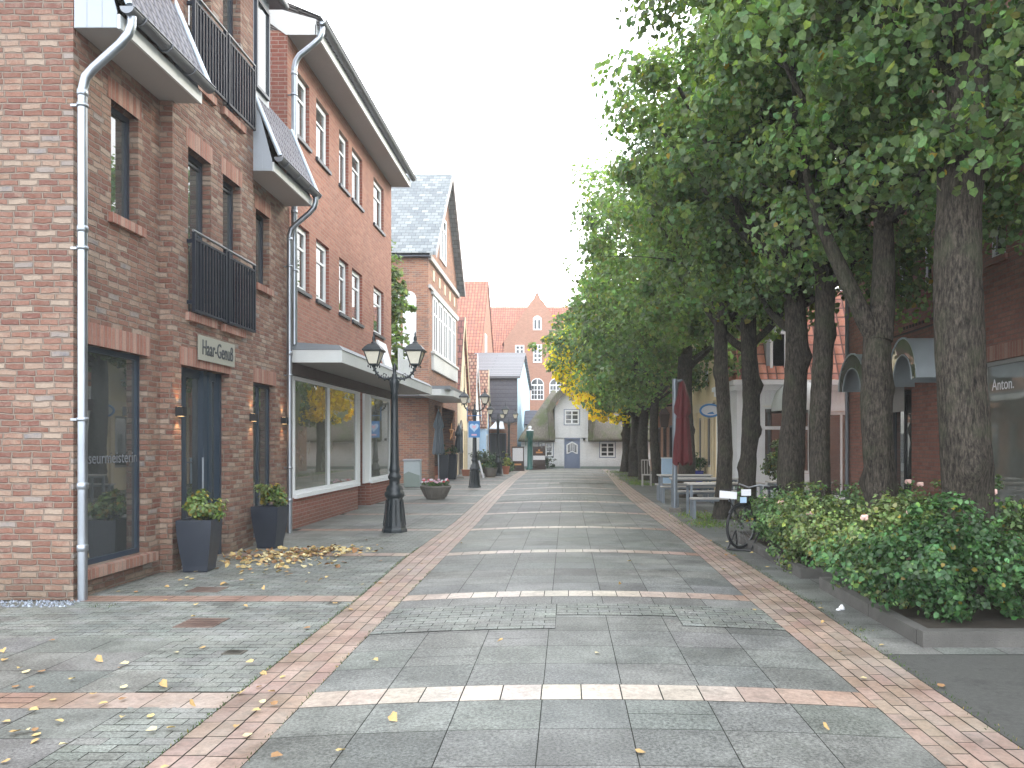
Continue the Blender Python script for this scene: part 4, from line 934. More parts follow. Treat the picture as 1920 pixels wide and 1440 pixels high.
e = MB(); e.tube([fT.p(-1.8, .1, .03), fT.p(-1.35, .7, .05), fT.p(-1.0, 1.35, .03), fT.p(-1.05, 1.6, .03)], .018, 6); part('climbing_stem', e, M['bark'], TC)
# thatch: thick slopes with rounded lower edges
e = MB(); e.smooth = True
def slope(x0, x1, n=18, hip=False):
    prof = [(49.42, 1.80), (49.12, 1.74), (49.02, 1.86), (49.10, 2.05), (49.5, 2.55), (50.4, 3.45), (51.6, 4.35), (52.6, 5.0), (53.2, 5.3), (53.9, 5.35), (54.5, 5.1), (57.5, 1.9)]
    vs = []
    for i in range(n+1):
        s = i/n
        for (y, z) in prof:
            x = x0+(x1-x0)*s
            if hip: xl = -3.12+max(0, z-1.9)*.62; x = xl+(x1-xl)*s
            w = .045*noise.noise(V((x*1.3, y, z*1.1)))
            vs.append((x, y+w*2, z+w*1.3))
    k = len(prof); e.add(vs, [(i*k+j, (i+1)*k+j, (i+1)*k+j+1, i*k+j+1) for i in range(n) for j in range(k-1)])
    e.add(vs[:k], [list(range(k))]); e.add(vs[-k:], [list(range(k))])
slope(-3.1, gx0+.02, 14, True); slope(gx1-.02, 7.4, 20)
# hood over the gable
def lerp(a, b, t): return a+(b-a)*t
cr_ = [(gx0-.02, 1.86), (gx0-.03, 2.6), (gx0-.05, 3.3), (-.92, 3.75), (-.72, 4.15), (-.42, 4.55), (-.05, 4.98), (.32, 5.18), (.72, 5.02), (1.05, 4.72), (1.32, 4.3), (1.5, 3.8), (gx1+.05, 3.2), (gx1+.03, 2.5), (gx1+.02, 1.86)]
off = [(-.34, -.02), (-.36, 0), (-.38, .05), (-.42, .12), (-.36, .22), (-.30, .28), (-.2, .32), (0, .34), (.2, .32), (.3, .28), (.36, .2), (.42, .1), (.40, .05), (.36, 0), (.34, -.02)]
vs = []; ysl = [48.98, 49.0, 49.25, 50.2, 51.6, 53.4]
for yi, y in enumerate(ysl):
    for (x, z), (dx, dz) in zip(cr_, off):
        tt = (y-48.98)/4.4; zz = z+dz*(.8 if yi == 0 else 1.)+.12*min(1, tt*3)*(1 if z > 4 else 0); w = .04*noise.noise(V((x*2, y, z*2)))
        xx = x+dx*(.85 if yi == 0 else 1.)
        if z < 3.9 and yi > 2: xx = x+dx*max(0, 1-tt*1.5)
        vs.append((xx+w, y+(0 if yi else -.03), zz+w))
k = len(cr_); e.add(vs, [(i*k+j, (i+1)*k+j, (i+1)*k+j+1, i*k+j+1) for i in range(len(ysl)-1) for j in range(k-1)])
inner = [(x, 48.98, z) for x, z in cr_]; outer = vs[:k]
e.add(inner+outer, [(j, j+1, k+j+1, k+j) for j in range(k-1)])
inb = [(x, 49.49, z) for x, z in cr_]; e.add(inner+inb, [(j, j+1, k+j+1, k+j) for j in range(k-1)])
part('roof', e, M['thatch'], TC)
# ------------------------------------------------------------------ right-hand side
B10 = thing('right_brick_shop', 'dark red brick house with arched glass canopies behind the nearest lindens on the right', 'house', (7, 8, 0))
fR = FXr(7.0); ws = [(12.25, 12.75), (14.75, 15.12), (15.8, 16.25), (17.3, 17.7)]
hR = [(a, b, 4.66, 6.05) for a, b in ws]; SW_ = (10.9, 13.0, .4, 3.0)
e = MB(); e.wall(fR, 4, 19.1, 0, 9.5, hR+[SW_, (13.45, 14.35, 0, 2.75), (15.6, 16.8, 0, 2.75), (6.2, 9.2, .4, 3.0)], .2); e.poly((7, 19.1, 0), (15, 19.1, 0), (15, 19.1, 9.5), (7, 19.1, 9.5)); e.poly((7, 4, 0), (15, 4, 0), (15, 4, 9.5), (7, 4, 9.5))
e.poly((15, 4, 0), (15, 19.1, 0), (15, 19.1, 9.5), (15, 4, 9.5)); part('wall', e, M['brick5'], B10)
e = MB(); e.poly((6.7, 3.8, 9.4), (6.7, 19.3, 9.4), (11, 19.3, 13), (11, 3.8, 13)); e.poly((15.3, 3.8, 9.4), (15.3, 19.3, 9.4), (11, 19.3, 13), (11, 3.8, 13)); part('roof', e, M['tile_y'], B10)
for h in hR:
    window(B10, fR, h[0]+.01, h[1]-.01, h[2]+.02, h[3]-.01, -.05, M['white'], GL, .06, zbars=[h[3]-.45])
    s = MB(); s.fbox(fR, h[0]-.06, h[1]+.06, h[2]-.09, h[2]+.02, -.1, .05); part('sill', s, M['brick5'], B10)
window(B10, fR, *SW_, -.05, M['greymetalframe'], M['glass2'], .07, nx=1, bt=.06); window(B10, fR, 6.2, 9.2, .4, 3.0, -.05, M['greymetalframe'], M['glass2'], .07, nx=2, bt=.06)
window(B10, fR, 13.46, 14.34, .01, 2.74, -.1, M['greymetalframe'], GL, .12, nx=1, zbars=[2.2], bar=.1); window(B10, fR, 15.62, 16.78, .01, 2.74, -.12, M['black'], GL, .08, nx=2)
e = MB(); e.fbox(fR, 10.7, 13.2, 3.0, 3.25, -.02, .006); part('lintel', e, M['soldier1'], B10)
e = MB(); e.fbox(fR, 10.0, 11.55, 3.25, 3.5, 0, .1); part('white_box', e, M['white'], B10)
letters('Anton.', .26, M['poster'], B10, fR.p(12.72, 2.52, -.04), (0, -1, 0), (-1, 0, 0), .62, .002)
e = MB(); e.tube([(6.93, 19.0, 0), (6.93, 19.0, 9.3)], .05, 10); part('downpipe', e, M['zincdull'], B10)
e = MB()
for k in range(12): e.fbox(fR, 14.5+.14*k, 14.56+.14*k, 4.0, 4.06, .0, .02)
e.fbox(fR, 14.3, 16.4, 3.9, 3.93, 0, .03); e.fbox(fR, 14.3, 14.33, 3.93, 4.3, 0, .03); part('brick_relief', e, M['brown'], B10)
def arch_canopy(yc, w, name_lbl, X=7., pr=1.0, zs=2.78, h=.75, parent=None, mat=None):
    k = 14; r = w/2; e = MB(); e.smooth = True
    arc = [(yc+r*math.cos(t), zs+h*math.sin(t)) for t in [math.pi*i/k for i in range(k+1)]]
    vs = [(X, y, z) for y, z in arc]+[(X-pr, y, z) for y, z in arc]; m = k+1
    e.add(vs, [(i, i+1, m+i+1, m+i) for i in range(k)]); o = part('arched_canopy', e, mat or M['palezinc'], parent or B10)
    e = MB()
    a2 = [(yc+(y-yc)*.66, zs+(z-zs)*.62-.02) for y, z in arc]
    e.add([(X-pr, y, z) for y, z in arc]+[(X-pr, y, z) for y, z in a2], [(i, i+1, m+i+1, m+i) for i in range(k)]); part('canopy_glass', e, M['glass2'], o)
    e = MB(); e.tube([(X-pr, y, z) for y, z in arc], .02, 6); part('canopy_rim', e, M['palezinc'], o)
    e = MB(); e.tube([(X-pr, y, z) for y, z in a2], .016, 6); part('canopy_rim', e, M['palezinc'], o)
    e = MB(); e.add([(X-.1, y, z) for y, z in a2], [list(range(m))]); e.poly((X-.1, a2[0][0], a2[0][1]), (X-.1, a2[-1][0], a2[-1][1]), (X-.1, a2[-1][0], 2.3), (X-.1, a2[0][0], 2.3)); part('back_panel', e, M['greymetalframe'], o)
arch_canopy(13.75, 1.15, ''); arch_canopy(16.2, 1.5, '')
# white shop jutting out, cream house, far brick house
B11 = thing('white_panelled_shop', 'white panelled shop with red tiled mansard roof seen between the linden trunks', 'shop', (5, 22.5, 0))
fW = FY(22.6); e = MB(); e.wall(fW, 5.0, 9.5, 0, 3.35, [(5.75, 7.2, .75, 2.75), (7.6, 8.6, 0, 2.6)], .12); e.poly((5, 22.6, 0), (5, 25.7, 0), (5, 25.7, 3.35), (5, 22.6, 3.35)); part('wall', e, M['white'], B11)
e = MB(); e.box(4.85, 9.5, 22.4, 25.72, 3.36, 3.5); e.box(4.92, 9.5, 22.5, 25.71, 3.2, 3.358); part('cornice', e, M['white'], B11)
window(B11, fW, 5.76, 7.19, .76, 2.74, -.04, M['white'], GL, .08, nx=1, zbars=[2.1], bar=.1); window(B11, fW, 7.61, 8.59, .01, 2.59, -.06, M['white'], GL, .1, nx=2)
e = MB()
for k in range(34): u = 5.05+.13*k; e.fbox(fW, u, u+.025, 2.85, 3.19, 0, .012)
for k in range(5): e.fbox(fW, 5.08+.14*k, 5.10+.14*k, .1, .7, 0, .01)
part('panel_strips', e, M['poster'], B11)
e = MB(); e.poly((4.95, 22.5, 3.52), (9.5, 22.5, 3.52), (9.5, 23.9, 6.4), (5.3, 23.9, 6.4)); e.poly((4.95, 22.5, 3.52), (4.95, 25.7, 3.52), (5.3, 25.7, 6.4), (5.3, 23.9, 6.4)); e.poly((5.3, 23.9, 6.4), (9.5, 23.9, 6.4), (9.5, 25.7, 6.4), (5.3, 25.7, 6.4)); part('roof', e, M['tile_red_x'], B11)
e = MB(); e.box(5.9, 7.0, 22.7, 23.8, 3.55, 5.1); part('dormer', e, M['greyclad'], B11); window(B11, FY(22.7), 6.0, 6.9, 3.75, 4.95, .03, M['white'], GL, .08, nx=2)
# round white awning of that shop
e = MB(); e.smooth = True; k = 12; c = V((6.75, 22.58, 2.7)); vs = []
for j in range(7):
    ph = math.pi/2*j/6
    for i in range(k+1):
        t = math.pi*i/k; vs.append((c.x+.75*math.cos(t)*(1-.0*ph), c.y-1.1*math.sin(ph)*(.25+.75*math.sin(t)), c.z+.95*math.sin(t)*math.cos(ph)-.12))
m = k+1; e.add(vs, [(j*m+i, j*m+i+1, (j+1)*m+i+1, (j+1)*m+i) for j in range(6) for i in range(k)])
part('awning', e, M['awning'], B11)
B12 = thing('cream_house', 'cream and yellow house with fluted pilasters behind the oval blue sign', 'house', (5.0, 25.75, 0))
e = MB(); F = FXr(5.0); e.wall(F, 25.75, 31.4, 0, 6.4, [(26.6, 27.5, .8, 2.6), (28.4, 29.3, 0, 2.6), (29.9, 30.7, .8, 2.6), (27.2, 28.0, 3.9, 5.4), (29.4, 30.2, 3.9, 5.4)], .12); e.poly((5, 25.75, 3.3), (9, 25.75, 3.3), (9, 25.75, 6.4), (5, 25.75, 6.4)); e.poly((5, 31.4, 0), (9, 31.4, 0), (9, 31.4, 6.4), (5, 31.4, 6.4)); part('wall', e, M['yellowish'], B12)
for u in (26.6, 28.4, 29.9): window(B12, F, u, u+(.9 if u < 29.5 else .8), .8 if u != 28.4 else .01, 2.6, -.04, M['greymetalframe'], GL, .08)
for u in (27.2, 29.4): window(B12, F, u, u+.8, 3.9, 5.4, -.04, M['white'], GL, .08, nx=2, nz=2)
e = MB()
for u in (25.9, 26.25, 27.7, 28.05, 29.4, 29.7, 30.85, 31.15): e.fbox(F, u, u+.16, 0, 2.8, 0, .07)
e.fbox(F, 25.78, 31.38, 2.8, 3.1, 0, .1); part('pilaster', e, M['cream'], B12)
e = MB(); e.poly((4.7, 25.6, 6.3), (4.7, 31.6, 6.3), (7.5, 31.6, 9.2), (7.5, 25.6, 9.2)); part('roof', e, M['tile_red_x'], B12)
B13, F13 = gable_house('far_brick_house', 'plain red brick house farther down the right side, behind the lamp bracket', 'house', 5.0, 33, 46, 5.0, 9.0, 8, M['brick4'], M['tile_red_x'], 39, [], .3, .2, M['white'], side=1)
for u in (34, 36.2, 38.6, 41): window(B13, F13, u, u+1.0, .7, 2.5, .03, M['frame_dark'], GL, .09, nx=2)
# ------------------------------------------------------------------ street lamps
def make_lamp(label):
    t = thing('street_lamp', label, 'street lamp', (0, 0, 0), 'two-armed black street lamps')
    e = MB()
    e.lathe((0, 0, 0), [(.235, 0), (.235, .05), (.21, .08), (.205, .13), (.185, .2), (.165, .40), (.150, .60), (.148, .64)], 8, False)
    e.lathe((0, 0, 0), [(.15, .63), (.178, .66), (.185, .70), (.178, .74), (.15, .76), (.155, .80), (.135, .85), (.10, .88), (.095, .97), (.12, 1.0), (.122, 1.04), (.10, 1.07), (.092, 1.12), (.105, 1.15), (.098, 1.18), (.088, 1.24), (.082, 1.3), (.066, 2.3), (.062, 2.55), (.075, 2.58), (.066, 2.62), (.092, 2.74), (.096, 2.8), (.07, 2.83), (.05, 2.86), (.05, 2.93), (.028, 2.95), (.034, 3.0), (.04, 3.05), (.03, 3.09), (.012, 3.13), (.002, 3.15)], 16)
    for k in range(8):
        a = math.pi*2*(k+.5)/8; e.tube([(.205*math.cos(a), .205*math.sin(a), .12), (.15*math.cos(a), .15*math.sin(a), .6)], .012, 5)
    part('post', e, M['iron'], t, False)
    for s in (-1, 1):
        e = MB(); pts = [(s*.04, 0, 2.87), (s*.11, 0, 2.85), (s*.19, 0, 2.855), (s*.27, 0, 2.89), (s*.33, 0, 2.95), (s*.37, 0, 3.02), (s*.385, 0, 3.09)]
        e.tube(pts, [.026, .022, .021, .02, .02, .022, .028], 8)
        for k, (x, _, z) in enumerate(pts[1:-1]):
            nx, nz_ = (-.3*s, -1) if k < 2 else (.8*s, -.6)
            for q in (1, -1): e.lathe((x+q*nx*.03, 0, z+q*nz_*.03), [(.001, -.018), (.014, -.006), (.012, .008), (.001, .02)], 5)
        e.tube([(s*.17, 0, 2.86), (s*.15, 0, 2.93), (s*.2, 0, 2.95), (s*.22, 0, 2.91)], .009, 5)
        part('arm', e, M['iron'], t, False)
        e = MB(); c = (s*.385, 0, 0); q2 = math.sqrt(2)
        e.lathe(c, [(.035, 3.06), (.05, 3.09), (.075*q2, 3.10), (.078*q2, 3.125), (.07*q2, 3.13)], 4, False, True)
        for i, j in ((1, 1), (1, -1), (-1, 1), (-1, -1)): e.tube([(c[0]+i*.078, j*.078, 3.12), (c[0]+i*.150, j*.150, 3.36)], .011, 5)
        e.lathe(c, [(.150*q2, 3.345), (.178*q2, 3.36), (.180*q2, 3.385), (.165*q2, 3.395), (.135*q2, 3.44), (.09*q2, 3.485), (.045*q2, 3.505)], 4, False, True)
        e.lathe(c, [(.06, 3.50), (.052, 3.53), (.025, 3.545), (.034, 3.58), (.030, 3.62), (.014, 3.65), (.018, 3.68), (.003, 3.73)], 10)
        for i, j in ((1, 1), (1, -1), (-1, 1), (-1, -1)): e.lathe((c[0]+i*.085, j*.085, 3.08), [(.001, -.03), (.014, -.01), (.010, .015), (.001, .03)], 5)
        l = part('lantern', e, M['iron'], t, False)
        e = MB(); e.lathe(c, [(.072*q2, 3.13), (.143*q2, 3.345)], 4, False, True); part('lantern_glass', e, M['milk'], l, False)
        e = MB(); e.tube([(c[0], 0, 3.1), (c[0], 0, 3.2)], .02, 8)
    return t
lamp = make_lamp('black two-armed street lamp nearest the camera, in front of the shop windows'); lamp.location = (-3.21, 14.3, 0)
for (x, y, lb) in ((-3.44, 28.6, 'black two-armed street lamp carrying the blue heart sign'), (-3.50, 39.0, 'slim black street lamp behind the stone plant trough'), (-3.44, 45.5, 'farthest black street lamp, beside the white notice board')):
    c = copy_tree(lamp); c.location = (x, y, 0); c['label'] = lb
hs = thing('heart_sign', 'blue square sign with a pale heart hanging on the second street lamp', 'sign', (-3.44, 28.45, 1.85))
e = MB(); x0 = -3.64; e.box(x0, x0+.42, 28.40, 28.43, 1.86, 2.47); e.box(x0-.06, x0-.04, 28.40, 28.42, 2.47, 3.0); e.box(x0-.05, x0+.50, 28.40, 28.42, 2.66, 2.68); part('board', e, M['bluepaint'], hs)
e = MB(); hp = []
for i in range(24):
    t = 2*math.pi*i/24; hp.append((-3.43+.0112*16*math.sin(t)**3*.95, 2.24+.0112*(13*math.cos(t)-5*math.cos(2*t)-2*math.cos(3*t)-math.cos(4*t))))
e.fpoly(FY(28.397), hp); part('heart', e, M['lightblue'], hs)
e = MB(); e.fpoly(FY(28.394), [(-3.43+(u+3.43)*.45, 2.25+(z-2.24)*.45) for u, z in hp]); e.fprism(FY(28.397), [(-3.53, 1.93), (-3.33, 1.93), (-3.34, 1.99), (-3.52, 1.99)], 0, .002); part('print', e, M['pink'], hs)
# ------------------------------------------------------------------ planters
def planter(x, y, h, wt, wb, rot, label, group, plant_label, dense=1300, ph=.34, base=(.13, .19, .06), tall=False):
    t = thing('planter', label, 'planter', (x, y, 0), group); q = math.sqrt(2)/2
    e = MB(); pr = [(wb*q, 0), (wb*q*1.08, .02)]+[((wb+(wt-wb)*(1-(1-k/8)**1.6))*q, h*k/8) for k in range(1, 8)]+[(wt*q, h-.01), (wt*q*.99, h), (wt*q*.9, h-.01), (wt*q*.88, h-.06)]
    e.lathe((x, y, 0), pr, 4, False, True, rot); part('pot', e, M['planter'], t)
    e = MB(); e.lathe((x, y, 0), [(wt*q*.88, h-.07), (.01, h-.05)], 4, False, True, rot); part('soil', e, M['soil'], t)
    bush('potted_shrub', plant_label, 'shrub', x, y, wt*.55, wt*.55, h-.07, h+ph, dense, .05, base, yellow=.12, clr=.09, ncl=26)
    return t
planter(-4.76, 9.95, .67, .43, .28, .10, 'dark square tapered planter just left of the hairdresser entrance', 'charcoal planters', 'variegated shrub in the dark planter left of the entrance')
planter(-4.70, 12.16, .66, .43, .27, -.06, 'dark square tapered planter between the entrance and the downpipe', 'charcoal planters', 'variegated shrub in the dark planter beside the far downpipe')
planter(-5.35, 33.4, 1.15, .42, .30, .1, 'tall dark planter standing in the brick porch, the nearer one', 'charcoal planters', 'dark round box shrub in the nearer tall planter', 500, .42, (.035, .07, .03))
planter(-5.25, 35.2, 1.15, .42, .30, -.1, 'tall dark planter standing farther along the brick porch', 'charcoal planters', 'dark round box shrub in the farther tall planter', 500, .42, (.035, .07, .03))
t = thing('flower_tub', 'low round concrete tub full of pink, red and white flowers', 'flower tub', (-3.88, 22.7, 0))
e = MB(); e.lathe((-3.88, 22.7, 0), [(.27, 0), (.28, .03), (.40, .26), (.455, .36), (.46, .40), (.42, .40), (.40, .34)], 24)
for k in range(20): a = k*math.pi/10; e.tube([(-3.88+.30*math.cos(a), 22.7+.30*math.sin(a), .06), (-3.88+.445*math.cos(a), 22.7+.445*math.sin(a), .35)], .014, 4)
part('tub', e, M['concrete'], t)
e = MB(); e.lathe((-3.88, 22.7, 0), [(.40, .35), (.01, .38)], 16); part('soil', e, M['soil'], t)
rs = random.Random(5); fl = [(-3.88+rs.uniform(-.36, .36), 22.7+rs.uniform(-.3, .1), .55+rs.uniform(-.05, .04)) for _ in range(26)]
tb = bush('bedding_plants', 'pink, red and white bedding flowers growing in the low concrete tub', 'flowers', -3.88, 22.7, .40, .38, .36, .54, 1100, .045, (.06, .12, .04), flowers=fl[:9], fmat=M['pink'], fr=.045, clr=.08)
bush('', '', '', -3.88, 22.7, .3, .3, .4, .5, 60, .04, flowers=fl[9:17], fmat=M['redpetal'], parent=tb, fr=.045, clr=.08, ncl=8); bush('', '', '', -3.88, 22.7, .3, .3, .4, .5, 60, .04, flowers=fl[17:], fmat=M['poster'], parent=tb, fr=.04, clr=.08, ncl=8)
# grey cabinet with a painted green slope
t = thing('utility_cabinet', 'pale grey utility cabinet with a green painted lower part against the brick pier', 'cabinet', (-5.8, 28.8, 0))
e = MB(); e.box(-6.08, -5.48, 28.6, 28.95, .02, 1.0); part('body', e, M['box'], t); e = MB(); e.box(-6.11, -5.45, 28.57, 28.98, 1.002, 1.05); part('lid', e, M['greyclad'], t)
e = MB(); e.fprism(FY(28.598), [(-6.08, .02), (-5.48, .02), (-5.48, .45), (-5.7, .52), (-5.9, .6), (-6.08, .5)], 0, .003); part('painted_slope', e, M['boxgreen'], t)
# ------------------------------------------------------------------ closed parasols
def parasol(x, y, zt, zb, r, mat, label, pole_r=.022, px=None, zp=None, folds=7, base=True, tie=.42):
    t = thing('closed_parasol', label, 'parasol', (x, y, 0), 'closed parasols')
    e = MB(); e.smooth = True; seg = 42; n = 26; vs = []
    for i in range(n+1):
        s = i/n; z = zt-(zt-zb)*s
        rr = r*(.32+.75*min(1, s*3.2)) if s < tie else (r*.72 if s < tie+.04 else r*(.75+.55*((s-tie)/(1-tie))**.8))
        if i == 0: rr = r*.15
        for k in range(seg):
            a = 2*math.pi*k/seg; f = 1+.20*math.cos(a*folds+s*1.2)*min(1, s*4)+.12*noise.noise(V((math.cos(a)*2, math.sin(a)*2, z*3)))
            zz = z+(.05*math.cos(a*folds+2) if i == n else 0)
            vs.append((x+rr*f*math.cos(a), y+rr*f*math.sin(a), zz))
    e.add(vs, [(i*seg+k, i*seg+(k+1) % seg, (i+1)*seg+(k+1) % seg, (i+1)*seg+k) for i in range(n) for k in range(seg)]); part('canopy', e, mat, t)
    e = MB()
    if px is None: e.tube([(x, y, 0), (x, y, zt+.08)], pole_r, 10)
    else:
        e.tube([(px, y, 0), (px, y, zt+.05)], pole_r, 14); e.tube([(px, y, zt-.02), (x, y, zt+.02)], .03, 8)
    part('pole', e, M['steel'], t)
    if base:
        e = MB(); b = px if px is not None else x; e.box(b-.13, b+.13, y-.13, y+.13, 0, .10) if px is not None else e.lathe((b, y, 0), [(.25, 0), (.25, .05), (.05, .08)], 16); part('foot', e, M['concrete'], t)
    e = MB(); z = zt-(zt-zb)*(tie+.02); e.tube([(x+r*.80*math.cos(k*.5236), y+r*.80*math.sin(k*.5236), z) for k in range(13)], .012, 6); part('tie_strap', e, mat, t)
    return t
parasol(2.76, 18.4, 3.14, 1.16, .17, M['redcloth'], 'dark red parasol, folded and tied to its grey side pole among the tables', .062, 2.585)
parasol(-5.18, 31.0, 2.95, 1.22, .17, M['greycloth'], 'grey parasol, folded, in front of the brick porch, the nearer and taller one')
parasol(-5.10, 36.2, 2.5, 1.22, .15, M['greycloth'], 'dark grey parasol, folded, standing past the tall planters')
# ------------------------------------------------------------------ tables and benches
def table_set(x, y, L, lbt, lbb, lbc):
    for kind, zt, w, dy, lb in (('beer_table', .76, .62, 0, lbt), ('bench', .47, .26, -.62, lbb), ('bench', .47, .26, .62, lbc)):
        if lb is None: continue
        t = thing(kind, lb, 'table' if kind == 'beer_table' else 'bench', (x, y+dy, 0), 'slatted tables outside the café' if kind == 'beer_table' else 'slatted benches outside the café')
        e = MB(); ns = 5 if w > .4 else 3; g = w/ns
        for k in range(ns): e.box(x, x+L, y+dy-w/2+k*g+.006, y+dy-w/2+(k+1)*g-.006, zt-.035, zt)
        part('top', e, M['wood'], t)
        for sx in (x+.05, x+L-.1):
            e = MB(); 
            for q in (-1, 1): yy = y+dy+q*(w/2-.05); e.box(sx, sx+.055, yy-.03, yy+.03, 0, zt-.036)
            e.box(sx+.004, sx+.051, y+dy-w/2+.08, y+dy+w/2-.08, zt-.085, zt-.037); part('leg', e, M['steel'], t)
        e = MB(); e.box(x+.105, x+L-.1, y+dy-.02, y+dy+.02, zt-.085, zt-.04); part('rail', e, M['steel'], t)
table_set(2.68, 17.3, 1.7, 'nearest slatted table, beside the red parasol', 'slatted bench in front of the nearest table', None)
table_set(2.66, 19.7, 1.7, 'second slatted table, just behind the red parasol pole', 'slatted bench between the nearest and the second table', None)
table_set(2.58, 21.8, 1.5, 'third slatted table, partly hidden by the parasol pole', 'slatted bench at the near side of the third table', 'slatted bench at the far side of the third table')
table_set(4.7, 17.9, 1.4, 'slatted table at the right, in front of the white shop', None, None)
# wooden chair, hanging lantern, oval sign, blue pot
t = thing('wooden_chair', 'slim wooden chair leaning beside the pale linden trunk', 'chair', (3.05, 29.5, 0))
e = MB(); e.box(2.88, 3.24, 29.3, 29.7, .42, .46); part('seat', e, M['wood'], t)
for a, b in ((2.9, 29.32), (3.22, 29.32), (2.9, 29.68), (3.22, 29.68)): e = MB(); e.tube([(a, b, 0), (a, b, .42)], .018, 6); part('leg', e, M['wood'], t)
e = MB()
for a in (2.9, 3.0, 3.11, 3.22): e.tube([(a, 29.68, .46), (a, 29.76, 1.0)], .014, 6)
e.tube([(2.89, 29.76, 1.0), (3.23, 29.76, 1.0)], .02, 6); part('backrest', e, M['wood'], t)
t = thing('wall_lantern', 'brown wooden lantern on a bracket by the brick house', 'lantern', (4.2, 33.5, 2.2))
e = MB(); e.lathe((4.25, 33.5, 2.35), [(.2, 0), (.3, .55), (.32, .56), (.06, .85), (.02, .95)], 4, False, True); part('body', e, M['brown'], t); e = MB(); e.tube([(4.25, 33.5, 3.25), (5.0, 33.5, 3.4)], .03, 6); part('bracket', e, M['black'], t)
t = thing('oval_sign', 'oval white hanging sign with a blue rim between two trunks', 'sign', (4.75, 25.6, 2.4))
e = MB(); oc = (4.78, 25.6, 2.74); e.add([(oc[0]+.33*math.cos(k*math.pi/12), oc[1]+dy, oc[2]+.2*math.sin(k*math.pi/12)) for dy in (0, .03) for k in range(24)], [list(range(24)), list(range(24, 48))]); part('board', e, M['poster'], t)
e = MB(); e.tube([(oc[0]+.33*math.cos(k*math.pi/12), oc[1]+.01, oc[2]+.2*math.sin(k*math.pi/12)) for k in range(25)], .035, 8); e.fprism(FY(25.597), [(4.66, 2.62), (4.92, 2.62), (4.86, 2.70), (4.76, 2.68)], 0, .003); part('rim', e, M['bluepaint'], t)
e = MB(); e.tube([(4.78, 25.61, 2.95), (5.0, 25.8, 3.0)], .015, 6); part('bracket', e, M['black'], t)
t = thing('blue_pot', 'glossy blue pot holding a clipped green ball, behind the tables', 'plant pot', (4.6, 27.5, 0))
e = MB(); e.lathe((4.6, 27.5, 0), [(.2, 0), (.26, .25), (.30, .62), (.31, .66), (.27, .66), (.26, .6)], 20); part('pot', e, M['bluepot'], t); e = MB(); e.lathe((4.6, 27.5, 0), [(.26, .60), (.01, .62)], 12); part('soil', e, M['soil'], t)
bush('clipped_box_ball', 'clipped green ball in the glossy blue pot', 'shrub', 4.6, 27.5, .42, .4, .62, 1.3, 1500, .05, (.04, .10, .03), yellow=0, clr=.12, ncl=50)
t = thing('notice_cabinet', 'pale blue-white counter box standing behind the parasol pole', 'box', (3.9, 30, 0)); e = MB(); e.box(3.7, 4.15, 29.8, 30.1, .0, 1.05); part('body', e, M['lightblue'], t); e = MB(); e.box(3.68, 4.17, 29.78, 30.12, 1.052, 1.09); part('lid', e, M['white'], t)
t = thing('white_pot', 'white pot holding a tall leafy shrub before the white shop window', 'plant pot', (5.85, 21.2, 0)); e = MB(); e.lathe((5.85, 21.2, 0), [(.22, 0), (.34, .5), (.36, .55), (.30, .55), (.29, .5)], 20); part('pot', e, M['white'], t)
bush('leafy_shrub', 'tall leafy shrub in the white pot before the white shop', 'shrub', 5.85, 21.2, .5, .5, .5, 1.75, 1500, .08, (.12, .17, .08), yellow=.05, clr=.2, ncl=40)
t = thing('dark_trough', 'dark trough with a low evergreen by the right shop wall', 'trough', (5.6, 13.6, 0)); e = MB(); e.hexa([(5.25, 13.3, 0), (5.95, 13.3, 0), (5.95, 13.8, 0), (5.25, 13.8, 0), (5.2, 13.25, .6), (6.0, 13.25, .6), (6.0, 13.85, .6), (5.2, 13.85, .6)]); part('box', e, M['planter'], t)
bush('evergreen', 'low dark evergreen in the trough by the right shop wall', 'shrub', 5.6, 13.55, .42, .3, .55, .95, 900, .05, (.035, .07, .04), yellow=0, clr=.1)
# ------------------------------------------------------------------ bicycle in its stand
bk = thing('bicycle', 'black bicycle with white handlebar sign plates, half hidden in the roses', 'bicycle', (2.72, 12.0, 0), rz=R(38))
def ring(c, r, tr, seg=36): 
    return [(c[0]+r*math.cos(2*math.pi*k/seg), c[1], c[2]+r*math.sin(2*math.pi*k/seg)) for k in range(seg+1)]
for cx in (.0, 1.06):
    e = MB(); e.tube(ring((cx, 0, .35), .33, .02), .021, 8, False); w = part('wheel', e, M['rubber'], bk, False)
    e = MB(); e.tube(ring((cx, 0, .35), .305, .02), .008, 6, False); e.tube([(cx, -.05, .35), (cx, .05, .35)], .02, 8)
    for k in range(18): a = k*math.pi/9; e.tube([(cx, (.02 if k % 2 else -.02), .35), (cx+.3*math.cos(a), 0, .35+.3*math.sin(a))], .0016, 3, False)
    part('spokes', e, M['railtop'], w, False)
    e = MB(); e.tube([(cx+.365*math.cos(a), 0, .35+.365*math.sin(a)) for a in [.1+k*.2 for k in range(13)]], .014, 6); part('mudguard', e, M['black'], bk, False)
e = MB(); f = .017
for a, b in (((.0, 0, .35), (.16, 0, .78)), ((.16, 0, .78), (.2, 0, .93)), ((.16, 0, .75), (.55, 0, .32)), ((.17, 0, .82), (.70, 0, .72)), ((.55, 0, .32), (.72, 0, .88)), ((.55, 0, .32), (1.06, 0, .35)), ((.68, 0, .72), (1.06, 0, .35))): e.tube([a, b], f, 8)
part('frame', e, M['black'], bk, False)
e = MB(); e.tube([(.32, -.30, .98), (.2, -.2, 1.0), (.19, 0, .95), (.2, .2, 1.0), (.32, .30, .98)], .013, 8); part('handlebar', e, M['railtop'], bk, False)
